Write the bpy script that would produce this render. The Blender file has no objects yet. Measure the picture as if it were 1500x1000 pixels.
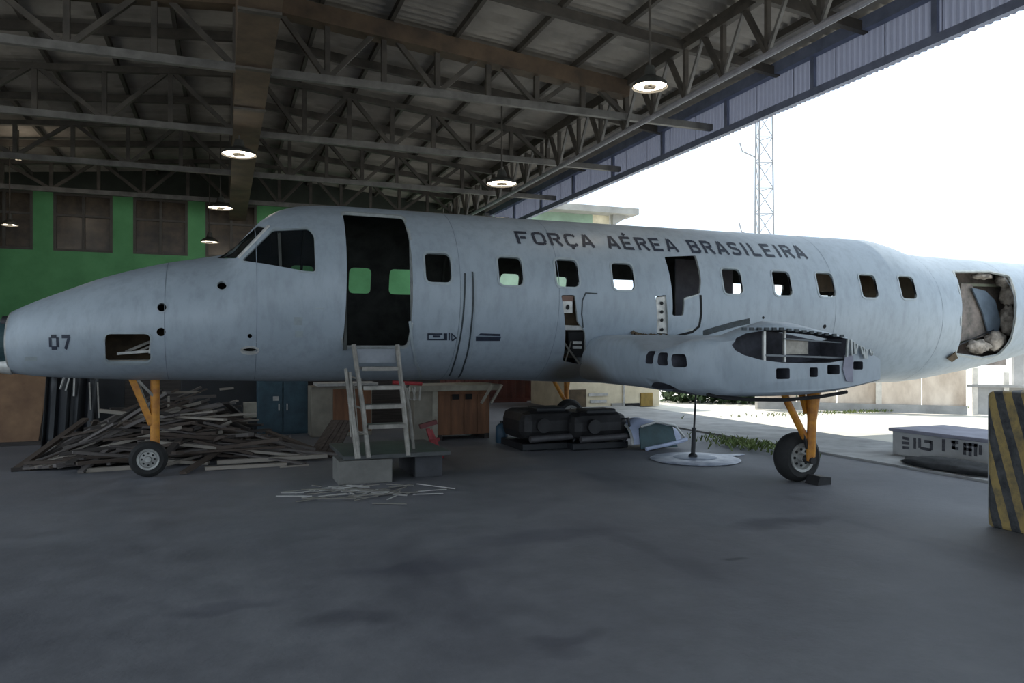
import bpy, bmesh, math, random
import numpy as np
from mathutils import Vector, Matrix
rnd = random.Random(7)
S = bpy.context.scene
COL = S.collection

# ------------------------------------------------------------------ camera
TH = math.radians(21.0); SN, CS = math.sin(TH), math.cos(TH)
FOC, CX, HY, EYE = 1100.0, 750.0, 510.0, 1.55
cam_d = bpy.data.cameras.new('camera'); cam = bpy.data.objects.new('camera', cam_d); COL.objects.link(cam)
cam_d.sensor_width = 36; cam_d.lens = 36*FOC/1500; cam_d.shift_y = 10/1500
cam_d.clip_start = .05; cam_d.clip_end = 600
cam.location = (0, 0, EYE); cam.rotation_euler = (math.pi/2, 0, -TH)
S.camera = cam
# ------------------------------------------------------------------ world, sun, exposure
W = bpy.data.worlds.new('sky'); S.world = W; W.use_nodes = True
bg = W.node_tree.nodes['Background']
bg.inputs[0].default_value = (.74, .87, 1.0, 1); bg.inputs[1].default_value = 1.75
sun_d = bpy.data.lights.new('sun', 'SUN'); sun = bpy.data.objects.new('sun', sun_d); COL.objects.link(sun)
sun_d.energy = 3.8; sun_d.angle = math.radians(.6); sun_d.color = (1, .93, .80)
SUNDIR = Vector((-.08, .48, 1.0)).normalized()           # towards the sun
sun.location = (0, 0, 30); sun.rotation_euler = SUNDIR.to_track_quat('Z', 'Y').to_euler()
S.view_settings.view_transform = 'Standard'; S.view_settings.look = 'None'
S.view_settings.gamma = 1; S.view_settings.exposure = 0.0; S.view_settings.use_curve_mapping = False
S.cycles.max_bounces = 8; S.cycles.diffuse_bounces = 5

# ------------------------------------------------------------------ pixel -> place helpers
def ray(u, v):
    x = (u-CX)/FOC; y = (HY-v)/FOC
    return Vector((x*CS+SN, -x*SN+CS, y))
CAM = Vector((0, 0, EYE))
def G(u, v, z=0.0):
    d = ray(u, v); return CAM + d*((z-EYE)/d.z)
def B(u, v, b):
    d = ray(u, v); return CAM + d*(b/d.y)
def A(u, v, a):
    d = ray(u, v); return CAM + d*(a/d.x)
def Zp(u, v, Z): return CAM + ray(u, v)*Z

# ------------------------------------------------------------------ materials
def ramp(nt, fac, stops):
    r = nt.nodes.new('ShaderNodeValToRGB')
    e = r.color_ramp.elements
    while len(e) > 1: e.remove(e[-1])
    e[0].position, e[0].color = stops[0][0], (*stops[0][1], 1)
    for p, c in stops[1:]:
        q = e.new(p); q.color = (*c, 1)
    nt.links.new(fac, r.inputs[0]); return r.outputs[0]
def noise(nt, scale, detail=4, rough=.55, coord='Object', stretch=None):
    tc = nt.nodes.new('ShaderNodeTexCoord'); n = nt.nodes.new('ShaderNodeTexNoise')
    n.inputs['Scale'].default_value = scale; n.inputs['Detail'].default_value = detail; n.inputs['Roughness'].default_value = rough
    src = tc.outputs[coord]
    if stretch:
        m = nt.nodes.new('ShaderNodeMapping'); m.inputs['Scale'].default_value = stretch
        nt.links.new(src, m.inputs[0]); src = m.outputs[0]
    nt.links.new(src, n.inputs['Vector'])
    return n.outputs['Fac']
MATS = {}
def mat(name, col, rough=.6, metal=0, var=.25, scale=6, dark=None, bump=.0, stretch=None, spec=.5, coord='Object', lo=.35, hi=.65):
    m = bpy.data.materials.new(name); m.use_nodes = True; nt = m.node_tree; b = nt.nodes['Principled BSDF']
    b.inputs['Roughness'].default_value = rough; b.inputs['Metallic'].default_value = metal
    b.inputs['Specular IOR Level'].default_value = spec
    c = Vector(col); d = Vector(dark) if dark else c*(1-var)
    f = noise(nt, scale, 6, .6, coord, stretch)
    nt.links.new(ramp(nt, f, [(lo, tuple(d)), (hi, tuple(c))]), b.inputs['Base Color'])
    if bump:
        bp = nt.nodes.new('ShaderNodeBump'); bp.inputs['Strength'].default_value = bump; bp.inputs['Distance'].default_value = .02
        nt.links.new(noise(nt, scale*5, 5, .6, coord, stretch), bp.inputs['Height']); nt.links.new(bp.outputs[0], b.inputs['Normal'])
    MATS[name] = m; return m
def emit(name, col, st):
    m = bpy.data.materials.new(name); m.use_nodes = True; nt = m.node_tree; b = nt.nodes['Principled BSDF']
    b.inputs['Base Color'].default_value = (*col, 1); b.inputs['Emission Color'].default_value = (*col, 1); b.inputs['Emission Strength'].default_value = st
    return m
def glass(name, col=(.5, .55, .55), mixf=.35, rough=.08):
    m = bpy.data.materials.new(name); m.use_nodes = True; nt = m.node_tree; nt.nodes.clear()
    o = nt.nodes.new('ShaderNodeOutputMaterial'); mx = nt.nodes.new('ShaderNodeMixShader')
    t = nt.nodes.new('ShaderNodeBsdfTransparent'); t.inputs[0].default_value = (*col, 1)
    g = nt.nodes.new('ShaderNodeBsdfPrincipled'); g.inputs['Base Color'].default_value = (.02, .025, .03, 1); g.inputs['Roughness'].default_value = rough
    mx.inputs[0].default_value = mixf
    nt.links.new(t.outputs[0], mx.inputs[1]); nt.links.new(g.outputs[0], mx.inputs[2]); nt.links.new(mx.outputs[0], o.inputs[0])
    return m

def floor_material():
    m = bpy.data.materials.new('worn_concrete'); m.use_nodes = True; nt = m.node_tree; b = nt.nodes['Principled BSDF']
    n1 = noise(nt, .35, 6, .6); n2 = noise(nt, 3.2, 8, .7); n3 = noise(nt, .9, 3, .5, stretch=(1, .35, 1))
    c1 = ramp(nt, n1, [(.32, (.152, .156, .172)), (.62, (.222, .227, .246))])
    c2 = ramp(nt, n2, [(.30, (.72, .72, .74)), (.62, (1.05, 1.05, 1.05))])
    c3 = ramp(nt, n3, [(.26, (.50, .50, .55)), (.40, (.95, .95, .96)), (.7, (1.06, 1.06, 1.05))])
    def mul(a, c):
        x = nt.nodes.new('ShaderNodeMix'); x.data_type = 'RGBA'; x.blend_type = 'MULTIPLY'; x.inputs[0].default_value = 1
        nt.links.new(a, x.inputs[6]); nt.links.new(c, x.inputs[7]); return x.outputs[2]
    base = mul(mul(c1, c2), c3)
    tc = nt.nodes.new('ShaderNodeTexCoord'); wob = nt.nodes.new('ShaderNodeTexNoise'); wob.inputs['Scale'].default_value = 2.5; nt.links.new(tc.outputs['Object'], wob.inputs['Vector'])
    add = nt.nodes.new('ShaderNodeVectorMath'); add.operation = 'MULTIPLY_ADD'; add.inputs[1].default_value = (.5, .5, 0); nt.links.new(wob.outputs['Color'], add.inputs[0]); nt.links.new(tc.outputs['Object'], add.inputs[2])
    for (u, v, rx, ry, k) in ((515, 905, .34, .22, .62), (1140, 765, .65, .22, .6), (330, 890, .45, .12, .75), (800, 785, .9, .25, .75), (620, 830, .8, .2, .8), (830, 940, .25, .12, .7), (1080, 815, .18, .07, .5)):
        p = G(u, v); mp = nt.nodes.new('ShaderNodeMapping'); gr = nt.nodes.new('ShaderNodeTexGradient'); gr.gradient_type = 'SPHERICAL'
        mp.inputs['Scale'].default_value = (1/rx, 1/ry, 1); mp.inputs['Location'].default_value = (-(p.x+.25)/rx, -(p.y+.25)/ry, 0)
        nt.links.new(add.outputs[0], mp.inputs[0]); nt.links.new(mp.outputs[0], gr.inputs[0])
        base = mul(base, ramp(nt, gr.outputs[1], [(0, (1, 1, 1)), (.6, (k, k, k*1.05))]))
    nt.links.new(base, b.inputs['Base Color'])
    nt.links.new(ramp(nt, n2, [(.3, (.5,)*3), (.7, (.72,)*3)]), b.inputs['Roughness'])
    b.inputs['Specular IOR Level'].default_value = .35
    bp = nt.nodes.new('ShaderNodeBump'); bp.inputs['Strength'].default_value = .35; bp.inputs['Distance'].default_value = .015
    nt.links.new(noise(nt, 14, 8, .7), bp.inputs['Height']); nt.links.new(bp.outputs[0], b.inputs['Normal'])
    return m
M_floor = floor_material()
M_yard = mat('sunlit_yard_concrete', (.80, .77, .69), .9, var=.2, scale=.8, bump=.2)
M_kerb = mat('kerb_concrete', (.46, .46, .46), .85, var=.35, scale=2, bump=.3)
M_steel = mat('rusty_dark_steel', (.085, .075, .065), .7, dark=(.045, .04, .036), scale=3)
M_brown = mat('brown_painted_steel', (.125, .085, .055), .7, dark=(.06, .042, .03), scale=2)
M_grey_steel = mat('grey_painted_steel', (.17, .165, .16), .6, dark=(.09, .088, .085), scale=3)
M_roof = mat('roof_sheet_metal', (.37, .34, .305), .6, .1, dark=(.20, .185, .17), scale=.8)
M_fascia = mat('blue_grey_sheet_metal', (.235, .235, .275), .6, .1, dark=(.17, .17, .21), scale=1.2)
def translucent(m, col, f):
    """added translucency: outside daylight brightens the inner face, standing in for sky glare"""
    nt = m.node_tree; b = nt.nodes['Principled BSDF']; o = [n for n in nt.nodes if n.type == 'OUTPUT_MATERIAL'][0]
    t = nt.nodes.new('ShaderNodeBsdfTranslucent'); t.inputs[0].default_value = (*col, 1); mx = nt.nodes.new('ShaderNodeMixShader'); mx.inputs[0].default_value = f
    nt.links.new(b.outputs[0], mx.inputs[1]); nt.links.new(t.outputs[0], mx.inputs[2]); nt.links.new(mx.outputs[0], o.inputs[0])
translucent(M_fascia, (.40, .42, .54), .28)  # added glow-through lifts the sheets in place of veiling glare from the sky
M_fascia_rail = mat('blue_grey_rail', (.22, .25, .36), .55, .2, var=.3, scale=3)
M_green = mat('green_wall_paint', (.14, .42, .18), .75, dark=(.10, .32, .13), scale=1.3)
M_dkwall = mat('dark_upper_wall', (.045, .055, .045), .85, var=.4, scale=1.3)  # dark grey puts the gloom of the upper wall into its colour
M_wframe = mat('grey_window_frame', (.10, .09, .08), .6, scale=5)
M_wpane = mat('dusty_window_pane', (.125, .095, .07), .25, dark=(.055, .045, .036), scale=2.5)
M_paint = None
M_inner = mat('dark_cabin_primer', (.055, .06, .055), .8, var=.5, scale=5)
M_edge = mat('bare_skin_edge', (.42, .45, .45), .5, .2, var=.3, scale=12)
M_void = mat('void_black', (.012, .012, .013), .9, var=.3, scale=5)  # flat black; on hole and slot plates it stands for the shade inside
M_navy = mat('navy_lettering', (.022, .032, .058), .6, var=.45, scale=18)
M_seam = mat('dark_seam', (.05, .065, .075), .7, var=.5, scale=12)
M_light_metal = mat('pale_aluminium', (.62, .62, .60), .45, .35, var=.35, scale=9)
M_alum = mat('worn_aluminium', (.30, .285, .255), .5, .4, var=.45, scale=8)
M_yellow = mat('ochre_yellow_paint', (.62, .27, .025), .5, dark=(.36, .13, .02), scale=9)
M_rubber = mat('black_rubber', (.018, .018, .018), .8, var=.4, scale=14)
M_rim = mat('grey_wheel_rim', (.40, .40, .38), .5, .3, var=.4, scale=14)
M_wood = [mat('weathered_plank_%s' % n, c, .85, dark=d, scale=3, stretch=(.6, 12, 12)) for n, c, d in (
    ('grey', (.17, .15, .14), (.085, .073, .068)), ('brown', (.105, .078, .062), (.05, .037, .03)),
    ('pale', (.40, .36, .31), (.22, .19, .16)), ('dark', (.06, .05, .045), (.03, .025, .022)))]
M_white_strip = mat('whitish_strip', (.50, .49, .47), .7, var=.3, scale=12)
M_chip = mat('brown_chipboard', (.26, .155, .085), .85, dark=(.15, .085, .05), scale=2.2)
M_crate = mat('red_brown_plywood', (.23, .105, .052), .75, dark=(.13, .06, .032), scale=2, stretch=(5, 5, .8))
M_top = mat('grey_cream_board', (.42, .39, .32), .8, var=.35, scale=4)
M_teal = mat('teal_painted_metal', (.045, .095, .125), .6, dark=(.025, .05, .07), scale=4)
M_beige = mat('beige_cabinet', (.30, .27, .22), .75, var=.35, scale=3)
M_black = mat('black_plastic_sheet', (.016, .018, .022), .5, var=.4, scale=5)
M_red = mat('red_paint', (.30, .025, .03), .55, var=.4, scale=9)
M_container = mat('red_brown_container', (.13, .04, .03), .75, dark=(.065, .025, .02), scale=2)
M_machine = mat('dark_oily_metal', (.035, .034, .036), .5, .3, var=.5, scale=5)
M_step = mat('grey_block_concrete', (.20, .195, .18), .85, var=.3, scale=4, bump=.3)
M_blueshell = mat('pale_blue_fibreglass', (.46, .52, .70), .45, var=.25, scale=4)
M_tealin = mat('dark_teal_lining', (.03, .075, .085), .6, var=.4, scale=4)
M_disc = mat('white_panel_paint', (.66, .68, .74), .45, dark=(.30, .33, .42), scale=4.5)
M_cream = mat('cream_wall_paint', (.72, .64, .48), .8, dark=(.52, .45, .32), scale=2)
M_fence = mat('stained_whitewash', (.88, .77, .66), .9, dark=(.46, .36, .28), scale=1.6, stretch=(1, 1, .45))
M_fpost = mat('white_fence_post', (.82, .78, .72), .85, var=.25, scale=5)
M_bgreen = mat('pale_green_render', (.24, .33, .25), .85, var=.3, scale=.8)
M_canopy = mat('grey_canopy_concrete', (.34, .33, .31), .85, var=.3, scale=1)
M_tower = mat('galvanised_tower_steel', (.30, .30, .31), .6, .2, var=.2, scale=2)
M_leaf = mat('weed_green', (.20, .24, .08), .8, dark=(.10, .15, .04), scale=6)
M_tree = mat('tree_green', (.045, .085, .03), .85, dark=(.02, .045, .015), scale=3)
M_lampm = mat('lamp_enamel', (.05, .05, .045), .5, var=.4, scale=8)
M_lamp = emit('lamp_glow', (1, .88, .70), 9)
M_glass = glass('dark_cockpit_glass')
M_quilt = mat('grubby_insulation', (.50, .44, .38), .85, dark=(.12, .105, .09), scale=6, bump=.6)
M_brownst = mat('rust_brown_stain', (.10, .07, .04), .85, var=.5, scale=6)

def aircraft_paint():
    m = bpy.data.materials.new('faded_blue_grey_aircraft_paint'); m.use_nodes = True; nt = m.node_tree; b = nt.nodes['Principled BSDF']
    n1 = noise(nt, 1.1, 5, .6); n2 = noise(nt, 9, 6, .65, stretch=(1, 1, .35))
    c1 = ramp(nt, n1, [(.3, (.285, .335, .385)), (.7, (.355, .41, .465))])
    c2 = ramp(nt, n2, [(.28, (.82, .82, .82)), (.55, (1, 1, 1))])
    x = nt.nodes.new('ShaderNodeMix'); x.data_type = 'RGBA'; x.blend_type = 'MULTIPLY'; x.inputs[0].default_value = 1
    nt.links.new(c1, x.inputs[6]); nt.links.new(c2, x.inputs[7])
    # oil stain on the skin by the damaged slot at the wing root (soft-edged, with a shape of its own)
    tc = nt.nodes.new('ShaderNodeTexCoord'); mp = nt.nodes.new('ShaderNodeMapping'); gr = nt.nodes.new('ShaderNodeTexGradient'); gr.gradient_type = 'SPHERICAL'
    sc = Vector((1/.50, 1/.95, 1/.36)); ctr = Vector((4.52-3.0, 9.25-10.1, 1.14))
    mp.inputs['Scale'].default_value = sc; mp.inputs['Location'].default_value = (-ctr.x*sc.x, -ctr.y*sc.y, -ctr.z*sc.z)
    nt.links.new(tc.outputs['Object'], mp.inputs[0]); nt.links.new(mp.outputs[0], gr.inputs[0])
    y = nt.nodes.new('ShaderNodeMix'); y.data_type = 'RGBA'; y.inputs[7].default_value = (.09, .065, .035, 1)
    nt.links.new(ramp(nt, gr.outputs[1], [(0, (0, 0, 0)), (.5, (.8, .8, .8))]), y.inputs[0]); nt.links.new(x.outputs[2], y.inputs[6])
    nt.links.new(y.outputs[2], b.inputs['Base Color'])
    b.inputs['Roughness'].default_value = .42; b.inputs['Specular IOR Level'].default_value = .45
    return m
M_paint = aircraft_paint()

def stripe_material():
    m = bpy.data.materials.new('hazard_stripe_paint'); m.use_nodes = True; nt = m.node_tree; b = nt.nodes['Principled BSDF']
    tc = nt.nodes.new('ShaderNodeTexCoord'); sp = nt.nodes.new('ShaderNodeSeparateXYZ'); nt.links.new(tc.outputs['Object'], sp.inputs[0])
    def mth(op, a, bb):
        n = nt.nodes.new('ShaderNodeMath'); n.operation = op
        for i, q in enumerate((a, bb)):
            if isinstance(q, (int, float)): n.inputs[i].default_value = q
            else: nt.links.new(q, n.inputs[i])
        return n.outputs[0]
    # stripes fall towards the camera side (-y) on the side face, and run on over x on the end face
    s = mth('ADD', mth('MULTIPLY', sp.outputs[1], -1.55), mth('MULTIPLY', sp.outputs[0], 1.0)); s = mth('ADD', s, mth('MULTIPLY', sp.outputs[2], 0.42))
    s = mth('ADD', s, mth('MULTIPLY', noise(nt, 5, 3), .03))
    f = mth('FRACT', mth('MULTIPLY', s, 4.1), 0)
    g = mth('GREATER_THAN', f, .50)
    yel = ramp(nt, noise(nt, 7, 6, .7), [(.35, (.15, .12, .07)), (.58, (.35, .25, .09))])
    blk = ramp(nt, noise(nt, 9, 6, .7), [(.35, (.022, .024, .028)), (.68, (.09, .09, .09))])
    x = nt.nodes.new('ShaderNodeMix'); x.data_type = 'RGBA'; nt.links.new(g, x.inputs[0]); nt.links.new(blk, x.inputs[6]); nt.links.new(yel, x.inputs[7])
    nt.links.new(x.outputs[2], b.inputs['Base Color']); b.inputs['Roughness'].default_value = .8
    return m
M_stripe = stripe_material()

# ------------------------------------------------------------------ mesh helpers
class MB:
    def __init__(s): s.v = []; s.f = []
    def add(s, vs, fs):
        o = len(s.v); s.v += [tuple(q) for q in vs]; s.f += [tuple(i+o for i in f) for f in fs]; return s
    def box(s, c, d, rot=None):
        vs = []
        for x in (-.5, .5):
            for y in (-.5, .5):
                for z in (-.5, .5):
                    p = Vector((x*d[0], y*d[1], z*d[2]))
                    if rot is not None: p = rot @ p
                    vs.append(Vector(c)+p)
        return s.add(vs, [(0, 1, 3, 2), (4, 6, 7, 5), (0, 4, 5, 1), (2, 3, 7, 6), (0, 2, 6, 4), (1, 5, 7, 3)])
    def bar(s, p0, p1, w, h=None, up=(0, 0, 1)):
        h = h or w; p0, p1 = Vector(p0), Vector(p1); d = (p1-p0).normalized(); u = Vector(up)
        if abs(d.dot(u)) > .95: u = Vector((0, 1, 0)) if abs(d.y) < .9 else Vector((1, 0, 0))
        sd = d.cross(u).normalized()*w/2; uu = sd.cross(d).normalized()*h/2
        vs = [p+a*sd+b*uu for p in (p0, p1) for a, b in ((-1, -1), (1, -1), (1, 1), (-1, 1))]
        return s.add(vs, [(0, 1, 2, 3), (7, 6, 5, 4), (0, 4, 5, 1), (1, 5, 6, 2), (2, 6, 7, 3), (3, 7, 4, 0)])
    def tube(s, pts, r, n=8, cap=True):
        pts = [Vector(p) for p in pts]; rings = []
        rr = r if isinstance(r, (list, tuple)) else [r]*len(pts)
        ref = None
        for i, p in enumerate(pts):
            d = (pts[min(i+1, len(pts)-1)]-pts[max(i-1, 0)]).normalized()
            if ref is None: ref = d.orthogonal().normalized()
            a = (ref-d*ref.dot(d)).normalized(); b = d.cross(a); ref = a
            rings.append([p+rr[i]*(math.cos(t)*a+math.sin(t)*b) for t in [2*math.pi*k/n for k in range(n)]])
        vs = [q for R in rings for q in R]; fs = []
        for i in range(len(pts)-1):
            for k in range(n): fs.append((i*n+k, i*n+(k+1) % n, (i+1)*n+(k+1) % n, (i+1)*n+k))
        if cap: fs.append(tuple(range(n-1, -1, -1))); fs.append(tuple((len(pts)-1)*n+k for k in range(n)))
        return s.add(vs, fs)
    def lathe(s, prof, c, axis='Z', n=24, cap=False):
        """prof: (r, h) pairs along the axis"""
        vs = []; fs = []; c = Vector(c)
        for r, h in prof:
            for k in range(n):
                t = 2*math.pi*k/n; q = (r*math.cos(t), r*math.sin(t), h)
                if axis == 'Y': q = (q[0], h, q[1])
                if axis == 'X': q = (h, q[0], q[1])
                vs.append(c+Vector(q))
        for i in range(len(prof)-1):
            for k in range(n): fs.append((i*n+k, i*n+(k+1) % n, (i+1)*n+(k+1) % n, (i+1)*n+k))
        if cap: fs.append(tuple(range(n-1, -1, -1))); fs.append(tuple((len(prof)-1)*n+k for k in range(n)))
        return s.add(vs, fs)
    def prism(s, pts, off):
        n = len(pts); off = Vector(off); vs = [Vector(p) for p in pts]+[Vector(p)+off for p in pts]
        return s.add(vs, [tuple(range(n)), tuple(range(2*n-1, n-1, -1))]+[(i, (i+1) % n, n+(i+1) % n, n+i) for i in range(n)])
    def grid(s, rows, closed=False):
        n = len(rows[0]); vs = [q for r in rows for q in r]; fs = []
        for i in range(len(rows)-1):
            for k in range(n if closed else n-1): fs.append((i*n+k, i*n+(k+1) % n, (i+1)*n+(k+1) % n, (i+1)*n+k))
        return s.add(vs, fs)
    def mesh(s, name, fix=True):
        me = bpy.data.meshes.new(name); me.from_pydata(s.v, [], s.f)
        if fix:
            bm = bmesh.new(); bm.from_mesh(me); bmesh.ops.recalc_face_normals(bm, faces=bm.faces); bm.to_mesh(me); bm.free()
        me.update(); return me
    def build(s, name, m, parent=None, smooth=False, bevel=0, fix=True):
        me = s.mesh(name, fix)
        return link(name, me, m, parent, smooth, bevel)
def root_loc(o):
    v = Vector((0, 0, 0))
    while o: v = v+o.location; o = o.parent
    return v
def link(name, me, m, parent=None, smooth=False, bevel=0):
    o = bpy.data.objects.new(name, me)
    if m is not None: me.materials.append(m)
    if smooth:
        for p in me.polygons: p.use_smooth = True
        if smooth != 'all': me.set_sharp_from_angle(angle=math.radians(38))
    if parent:
        off = root_loc(parent)
        if off.length > 1e-9: me.transform(Matrix.Translation(-off))
        o.parent = parent
    COL.objects.link(o)
    if bevel:
        b = o.modifiers.new('bevel', 'BEVEL'); b.width = bevel; b.segments = 2; b.limit_method = 'ANGLE'
    return o
def tag(o, label, cat, group=None):
    o['label'] = label; o['category'] = cat
    if group: o['group'] = group
    return o
def thing(name, label, cat, loc=(0, 0, 0), group=None):
    o = bpy.data.objects.new(name, None); o.location = loc; o.empty_display_size = .2; COL.objects.link(o)
    return tag(o, label, cat, group)
def struct(o): o['kind'] = 'structure'; return o
def sempty(name, loc=(0, 0, 0)):
    o = bpy.data.objects.new(name, None); o.location = loc; COL.objects.link(o); return struct(o)
def copy_tree(o, parent=None):
    c = o.copy(); COL.objects.link(c)
    if parent: c.parent = parent
    for ch in o.children: copy_tree(ch, c)
    return c

# ================================================================== SETTING
D_EDGE = 9.4; WALLB = 27.0; A0 = -8.2; B0 = -14.0; RIDGE = .43
def roofz(a): return EYE+5.95-.09*abs(a-RIDGE)

struct(MB().box(((A0+8.2)/2, (B0-3+WALLB)/2, -.1), (8.2-A0, WALLB-B0+3, .2)).build('floor', M_floor))
struct(MB().box(((8.2+D_EDGE+.7)/2, (B0-3+WALLB)/2, -.085), (D_EDGE+.7-8.2, WALLB-B0+3, .23)).build('trim_1', M_kerb))   # edge strip of the slab
struct(MB().box((50, 30, -.12), (200, 200, .2)).build('ground', M_yard))
# hangar walls
wb = MB()
wb.box(((A0+D_EDGE)/2, WALLB+.15, 2.3), (D_EDGE-A0, .3, 4.6)).build('wall_back', M_green)['kind'] = 'structure'
bz = B(100, 370, WALLB).z; tz = B(100, 283, WALLB).z
wxs = []
for (u0, u1) in ((-38, 48), (78, 165), (195, 275), (301, 376)):
    wxs.append((B(u0, 330, WALLB).x, B(u1, 330, WALLB).x))
wu = MB()
xs = [A0]+[x for w in wxs for x in w]+[D_EDGE]
for i in range(0, len(xs), 2):
    wu.box(((xs[i]+xs[i+1])/2, WALLB+.15, (4.6+tz)/2), (xs[i+1]-xs[i], .3, tz-4.6))
o = wu.build('wall_back_upper', M_green); struct(o)
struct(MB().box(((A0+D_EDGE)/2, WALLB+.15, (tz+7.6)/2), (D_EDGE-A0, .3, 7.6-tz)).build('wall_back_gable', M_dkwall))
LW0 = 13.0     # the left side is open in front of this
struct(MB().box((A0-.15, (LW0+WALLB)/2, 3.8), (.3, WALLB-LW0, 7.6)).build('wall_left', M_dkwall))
for k, (x0, x1) in enumerate(wxs):
    w = sempty('window_%d' % (k+1), (x0, WALLB+.1, 4.6))
    f = MB(); zc = (4.6+tz)/2; h = tz-4.6
    for x in (x0+.04, (x0+x1)/2, x1-.04): f.box((x, WALLB+.05, zc), (.08, .1, h))
    for z in (4.64, tz-.04, 4.6+h*.62): f.box(((x0+x1)/2, WALLB+.05, z), (x1-x0, .09, .07))
    f.build('window_frame', M_wframe, w)
    for x in ((x0*3+x1)/4, (x0+3*x1)/4):
        for z, hh in ((4.6+h*.31, h*.6), (4.6+h*.81, h*.37)):
            MB().box((x, WALLB+.1, z), ((x1-x0)/2-.06, .02, hh)).build('pane', M_wpane, w)
# roof: corrugated sheets, purlins, rafters
ceil = sempty('ceiling')
def sheet_mesh(L, Wd, nw, amp):
    m = MB(); rows = []
    for i in range(nw*4+1):
        y = Wd*i/(nw*4); z = amp*math.cos(2*math.pi*i/4+.0)
        rows.append([(0, y, z), (L, y, z)])
    m.grid(rows); return m.mesh('roof_sheet')
SW = .96
for side, x0, x1 in (('l', A0, RIDGE), ('r', RIDGE, D_EDGE+.25)):
    half = (x1-x0)/2; me = sheet_mesh(half/math.cos(math.atan(.09))+.14, SW+.08, 5, .036); me.materials.append(M_roof)
    nb = int((WALLB-B0)/SW)+1; me.transform(Matrix.Translation((-.04, -.03, 0)))
    for j in range(nb):
        for q in range(2):
            o = bpy.data.objects.new('roof_sheet', me); COL.objects.link(o); o.parent = ceil
            xs0 = x0+q*half
            o.location = (xs0, B0+j*SW, roofz(xs0)+.06+(.004 if j % 2 else 0)+(.006 if q else 0)); o.rotation_euler = (0, math.atan(.09)*(-1 if side == 'l' else 1), 0)
a = A0+.3
while a < D_EDGE:
    MB().box((a, (B0+WALLB)/2, roofz(a)-.02), (.07, WALLB-B0, .11)).build('purlin', M_steel, ceil)
    a += 1.18
for b in (-9, -6, -3.5, -1, 1.6, 4.2, 6.8, 9.0, 11.0, 14.9, 18.8, 22.8):
    for xa, xb in ((A0, RIDGE), (RIDGE, D_EDGE)):
        MB().bar((xa, b, roofz(xa)-.14), (xb, b, roofz(xb)-.14), .10, .16).build('rafter', M_steel, ceil)
# fascia over the open side: vertical ribbed sheets between two rails
fas = sempty('trim_2')
FB, FT = EYE+4.28, EYE+5.15
def fascia_mesh():
    m = MB(); rows = []; n = 9
    for i in range(n):
        for t, x in ((0, 0), (.3, 0), (.5, .035), (.8, .035)):
            y = (i+t)/n; rows.append([(x, y, FB), (x, y, FT)])
    rows.append([(0, 1, FB), (0, 1, FT)])
    m.grid(rows); return m.mesh('fascia_sheet')
fm = fascia_mesh(); fm.materials.append(M_fascia)
for j in range(int((WALLB-B0)/.985)):
    o = bpy.data.objects.new('fascia_sheet', fm); COL.objects.link(o); o.parent = fas; o.location = (D_EDGE+.02+(.005 if j % 2 else 0), B0+j*.985, 0)
MB().box((D_EDGE-.04, (B0+WALLB)/2, FB+.06), (.10, WALLB-B0, .13)).build('bottom_rail', M_fascia_rail, fas)
MB().box((D_EDGE-.06, (B0+WALLB)/2, FT-.1), (.14, WALLB-B0, .2)).build('top_rail', M_fascia_rail, fas)
b = B0+.6
while b < WALLB:
    MB().box((D_EDGE-.03, b, (FB+FT)/2), (.06, .09, FT-FB)).build('stud', M_fascia_rail, fas); b += 2.35
# trusses across the hangar
def truss(b, label, heavy=.12, cm=None, tm=None):
    t = thing('roof_truss', label, 'truss', (0, b, EYE+4.55), 'trusses across the hangar roof')
    zb = EYE+4.55
    for xa, xb in ((A0, RIDGE-.25), (RIDGE+.25, D_EDGE)):
        MB().bar((xa, b, zb), (xb, b, zb), .10, .13).build('bottom_chord', cm or M_grey_steel, t)
        MB().bar((xa, b, roofz(xa)-.10-heavy*.5), (min(xb, 7.4), b, roofz(min(xb, 7.4))-.10-heavy*.5), heavy, heavy).build('top_chord', tm or M_steel, t)
        n = 7; d = (min(xb, 7.4)-xa)/n
        for i in range(n+1):
            x = xa+d*i; zt = roofz(x)-.12
            MB().bar((x, b, zb), (x, b, zt), .09, .09).build('post', M_steel, t)
            if i < n:
                x2 = x+d; z2 = roofz(x2)-.12
                p = ((x, b, zb), (x2, b, z2)) if i % 2 else ((x, b, zt), (x2, b, zb))
                MB().bar(*p, .085, .085).build('diagonal', M_steel, t)
    return t
truss(13.0, 'heavy roof truss with thick brown top beam above the plane', .30, tm=M_brown)
truss(16.85, 'dark steel roof truss, the next behind the thick brown beam', .12)
truss(20.8, 'dark steel roof truss, second one in front of the green wall', .12)
truss(24.8, 'dark steel roof truss hanging closest to the green wall windows', .12)
# ridge girder
t = thing('ridge_girder', 'rust-brown box girder running back along the roof ridge to the green wall', 'girder', (RIDGE, 10, EYE+4.3))
bl = WALLB-B0-.1; bc = (WALLB+B0)/2
for dx in (-.24, .24): MB().box((RIDGE+dx, bc, EYE+4.95), (.03, bl, 1.2)).build('web_plate', M_brown, t)
MB().box((RIDGE, bc, EYE+4.33), (.52, bl, .05)).build('bottom_flange', M_brown, t)
for k in range(14):
    MB().box((RIDGE, B0+1+k*2.1, EYE+4.29), (.54, .10, .04)).build('batten', M_steel, t)
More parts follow.
